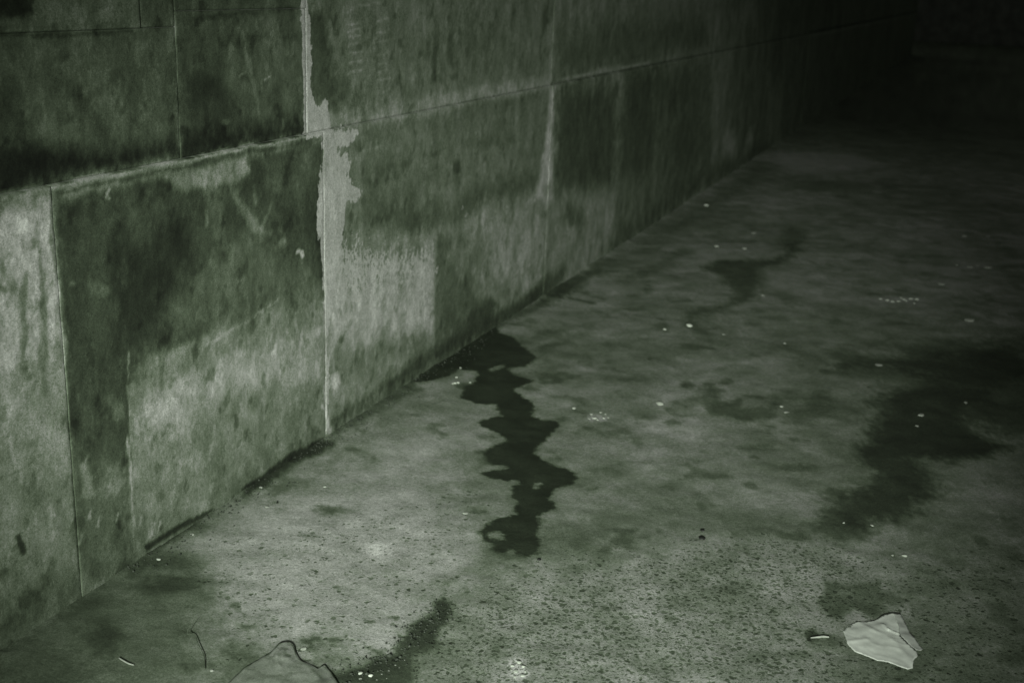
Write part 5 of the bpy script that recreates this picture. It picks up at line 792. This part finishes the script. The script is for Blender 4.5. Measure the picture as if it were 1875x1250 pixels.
('small_stone', (-0.2402, 2.4828), 0.0016, 'g', (0.95, 0.72, 0.34), 'tiny grey stone among many in the mossy floor joint', 'stone', 'tiny stones in the mossy joint'),
('small_stone', (-0.265, 2.4346), 0.0016, 'g', (0.99, 0.72, 0.5), 'tiny grey stone among many in the mossy floor joint', 'stone', 'tiny stones in the mossy joint'),
('small_stone', (-0.2304, 2.5169), 0.0022, 'g', (1.21, 0.73, 0.41), 'tiny grey stone among many in the mossy floor joint', 'stone', 'tiny stones in the mossy joint'),
]
for i, (nm, (x, y), r, mt, sq, lb, ct, gp) in enumerate(DEB):
    pebble(nm, x, y, r, {'p': M_pale, 'w': M_white, 'g': M_grey, 'k': M_black}[mt], lb, ct, gp, sq, i)

# straw, stick and wires
s_ = [(-0.9132,2.4723,0.0018),(-0.8987,2.4610,0.0018),(-0.8819,2.4499,0.0018),(-0.8681,2.4448,0.0018)]
tube('straw', s_, [.0014, .0018, .0018, .001], M_straw, 'short curved pale straw lying on the dark floor at lower left', 'straw')
s_ = [(0.8006,2.6905,0.0025),(0.8209,2.6954,0.0025),(0.8353,2.6991,0.0025),(0.8497,2.6976,0.0025)]
tube('stick', s_, [.0012, .0028, .0028, .002], M_straw, 'short pale stick lying in a small dark hollow beside the crumpled sheet', 'stick')
s_ = [(-0.7714,2.5838,0.0300),(-0.7773,2.5764,0.0120),(-0.7592,2.5773,0.0060),(-0.7389,2.5378,0.0060),(-0.7177,2.4999,0.0050),(-0.7071,2.4735,0.0040),(-0.6972,2.4392,0.0030)]
tube('thin_wire', s_, rings(s_, .0007, .0011), M_wire_shade, 'thin dark kinked wire on the floor left of the clear bag', 'wire')

def cloth_mesh(name, outline, inner, mat, parent, thick, label=None, amp=.002, step=.006, seed=1, freq=30, creases=()):
    """a thin crumpled sheet: outline and inner points carry heights (m) above the floor"""
    ctrl = [Vector(p) for p in outline] + [Vector(p) for p in inner]
    dense = []
    for i in range(len(outline)):
        a = Vector(outline[i]); b = Vector(outline[(i + 1) % len(outline)]); n_ = max(1, int((b - a).length / step)); nn = Vector((-(b - a).y, (b - a).x, 0)).normalized()
        for k in range(n_):
            p = a.lerp(b, k / n_); p += nn * (rnd.uniform(-1, 1) * step * .18 if k else 0); dense.append(p)
    xs = [p.x for p in dense]; ys = [p.y for p in dense]
    P2 = [(p.x, p.y) for p in dense]
    gx, gy = np.meshgrid(np.arange(min(xs), max(xs), step), np.arange(min(ys), max(ys), step))
    gx = gx.ravel() + np.array([rnd.uniform(-.3, .3) * step for _ in range(gx.size)]); gy = gy.ravel() + np.array([rnd.uniform(-.3, .3) * step for _ in range(gy.size)])
    sd = poly_sdf(gx, gy, P2); k = sd < -step * .6
    pts = [Vector(p) for p in P2] + [Vector((x, y)) for x, y in zip(gx[k], gy[k])]
    edges = [(i, (i + 1) % len(P2)) for i in range(len(P2))]
    vs, es, fs, *_ = geometry.delaunay_2d_cdt(pts, edges, [], 1, 1e-6)
    cx = np.array([[c.x, c.y] for c in ctrl]); ch = np.array([c.z for c in ctrl])
    V = []
    for v in vs:
        d2 = ((cx - np.array([v.x, v.y])) ** 2).sum(1) + 1e-7; w = 1 / d2 ** 1.4; h = float((w * ch).sum() / w.sum())
        V.append((v.x, v.y, h))
    V = np.array(V); h = V[:, 2]
    h = h + amp * fbm(V[:, 0], V[:, 1], freq, 3, seed)
    rd = 1 - np.abs(fbm(V[:, 0] + V[:, 1] * .4, V[:, 1], freq * .6, 2, seed + 8)); h += amp * 2.2 * np.clip(rd - .6, 0, 1) / .4
    for (ax, ay, _), (bx, by, _), w_, hh in creases:
        e = np.array([bx - ax, by - ay]); t = np.clip(((V[:, 0] - ax) * e[0] + (V[:, 1] - ay) * e[1]) / (e @ e), 0, 1)
        dd = np.hypot(V[:, 0] - ax - e[0] * t, V[:, 1] - ay - e[1] * t); h += hh * np.exp(-(dd / w_) ** 2)
    V[:, 2] = np.maximum(h, .0015)
    o = mesh_obj(name, V, [f_ for f_ in fs], mat, parent, smooth=True)
    md = o.modifiers.new('thickness', 'SOLIDIFY'); md.thickness = thick; md.offset = 0
    if label: o['label'] = label
    return o
def film_mat(name, v, transp, rough, tl):
    T = NT(name); nt = T.t; tc = T.n('ShaderNodeTexCoord'); nz = T.noise(tc.outputs['Object'], 55, 4, .6)
    a = T.math('MULTIPLY', T.math('MULTIPLY_ADD', T.math('SUBTRACT', nz, .5), .5, 1), v)
    fin = T.n('ShaderNodeVectorMath', operation='SCALE'); fin.inputs[0].default_value = (.95, 1, .93); T.l(a, fin.inputs['Scale'])
    T.l(fin.outputs[0], T.b.inputs['Base Color']); T.b.inputs['Roughness'].default_value = rough; T.b.inputs['Specular IOR Level'].default_value = .5
    out = nt.nodes['Material Output']; tr = T.n('ShaderNodeBsdfTransparent'); ms = T.n('ShaderNodeMixShader')
    if tl:
        t2 = T.n('ShaderNodeBsdfTranslucent'); T.l(fin.outputs[0], t2.inputs[0]); m2 = T.n('ShaderNodeMixShader'); m2.inputs[0].default_value = tl
        T.l(T.b.outputs[0], m2.inputs[1]); T.l(t2.outputs[0], m2.inputs[2]); src = m2.outputs[0]
    else: src = T.b.outputs[0]
    ms.inputs[0].default_value = transp; T.l(src, ms.inputs[1]); T.l(tr.outputs[0], ms.inputs[2]); T.l(ms.outputs[0], out.inputs[0])
    return T.m
M_sheet = film_mat('milky_plastic', .92, .05, .38, .1)
M_sheet2 = film_mat('milky_plastic_thin', .68, .15, .42, .1)
M_film = film_mat('clear_film', .6, .86, .22, .2)

out = [(0.8949,2.7326,0.0020),(0.9158,2.7647,0.0020),(0.9454,2.7847,0.0020),(0.9656,2.7863,0.0020),(0.9967,2.7976,0.0020),(1.0303,2.8256,0.0030),(1.0541,2.8349,0.0040),(1.0684,2.8314,0.0040),(1.0572,2.7794,0.0050),(1.0383,2.7187,0.0040),(1.0491,2.6815,0.0040),(1.0599,2.6477,0.0030),(1.0562,2.6255,0.0030),(1.0392,2.6035,0.0040),(1.0257,2.5688,0.0030),(1.0116,2.5605,0.0040),(0.9937,2.5727,0.0040),(0.9713,2.5923,0.0030),(0.9463,2.5964,0.0030),(0.9234,2.6166,0.0030),(0.8997,2.6350,0.0030),(0.8903,2.6672,0.0030)]
inn = [(0.9316,2.7304,0.0050),(0.9660,2.7314,0.0060),(1.0098,2.7564,0.0060),(0.9480,2.6666,0.0060),(0.9943,2.6717,0.0050),(1.0179,2.6020,0.0040),(0.9899,2.7032,0.0060)]
cr = [(1.0102,2.7709,0.0000),(1.0165,2.7452,0.0000),(1.0404,2.7255,0.0000),(0.8942,2.6807,0.0000),(0.9471,2.6930,0.0000),(0.9448,2.7858,0.0000),(0.9846,2.7298,0.0000),(1.0140,2.6980,0.0000),(1.0309,2.5856,0.0000)]
bag = bpy.data.objects.new('plastic_sheet', None); C.objects.link(bag)
bag.location = (0, 0, 0)
cx0 = sum(p[0] for p in out) / len(out); cy0 = sum(p[1] for p in out) / len(out)
bag.location = (cx0, cy0, floor_z(cx0, cy0))
sh = lambda L: [(p[0] - cx0, p[1] - cy0, p[2]) for p in L]
o1, i1, c1 = sh(out), sh(inn), sh(cr)
cloth_mesh('sheet', o1, i1, M_sheet, bag, .0004, amp=.00025, seed=4, step=.0045, creases=[(c1[0], c1[1], .004, .002), (c1[1], c1[2], .003, .003), (c1[3], c1[4], .008, .0015), (c1[5], c1[6], .008, .001), (c1[7], c1[8], .01, .0015)])
fo = sh([(1.0561,2.8267,0.0062),(1.0740,2.8261,0.0060),(1.0726,2.7805,0.0050),(1.0712,2.7384,0.0040),(1.0801,2.6586,0.0030),(1.0732,2.6511,0.0030),(1.0605,2.6502,0.0045),(1.0399,2.7155,0.0065),(1.0477,2.7568,0.0075)])
cloth_mesh('folded_flap', fo, [], M_sheet2, bag, .0004, label='greyer folded-over flap along the right edge', amp=.0003, seed=9, step=.004)
tag(bag, 'crumpled milky white plastic sheet with a folded flap lying on the floor at lower right', 'plastic sheet')

out = [(-0.6293,2.3840,0.0030),(-0.6086,2.4401,0.0040),(-0.5848,2.4740,0.0050),(-0.5605,2.5086,0.0060),(-0.5464,2.5493,0.0070),(-0.5334,2.5571,0.0080),(-0.5189,2.5574,0.0070),(-0.5065,2.5432,0.0060),(-0.4966,2.5161,0.0050),(-0.4785,2.4873,0.0040),(-0.4317,2.4539,0.0040),(-0.4219,2.4613,0.0080),(-0.4091,2.4496,0.0060),(-0.3868,2.4170,0.0050),(-0.3676,2.3823,0.0040),(-0.3406,2.3117,0.0040),(-0.4817,2.2722,0.0040),(-0.6593,2.2771,0.0060)]
inn = [(-0.5231,2.4818,0.0180),(-0.5278,2.4426,0.0140),(-0.5119,2.3798,0.0200),(-0.4793,2.4160,0.0120),(-0.4359,2.3974,0.0120),(-0.5612,2.3672,0.0120)]
cx0 = sum(p[0] for p in out) / len(out); cy0 = sum(p[1] for p in out) / len(out)
cb = bpy.data.objects.new('clear_bag', None); C.objects.link(cb); cb.location = (cx0, cy0, floor_z(cx0, cy0))
o2 = sh(out)
cr = sh([(-0.5397,2.4920,0.0000),(-0.5203,2.4426,0.0000),(-0.4520,2.4531,0.0000),(-0.4260,2.4110,0.0000),(-0.4108,2.4505,0.0000),(-0.3885,2.4083,0.0000),(-0.5383,2.3870,0.0000),(-0.5303,2.4531,0.0000)])
cloth_mesh('film', o2, sh(inn), M_film, cb, .0004, amp=.0012, seed=14, step=.005, freq=26, creases=[(cr[0], cr[1], .004, .006), (cr[2], cr[3], .005, .005), (cr[4], cr[5], .004, .004), (cr[6], cr[7], .006, .003)])
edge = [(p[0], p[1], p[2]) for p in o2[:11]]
tube('edge_shade', edge, [.0012, .0018, .0018, .0018, .0018, .0016, .0016, .0016, .0016, .0014, .0012], M_wire_shade, parent=cb)  # dark tube stands in for the shadow behind the film's lifted edge
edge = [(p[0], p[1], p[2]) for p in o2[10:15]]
tube('edge_shade', edge, [.0013, .0014, .0013, .0012, .001], M_wire_shade, parent=cb)
tag(cb, 'clear plastic bag with edge shade built as a dark tube at the bottom edge of the picture', 'plastic bag')
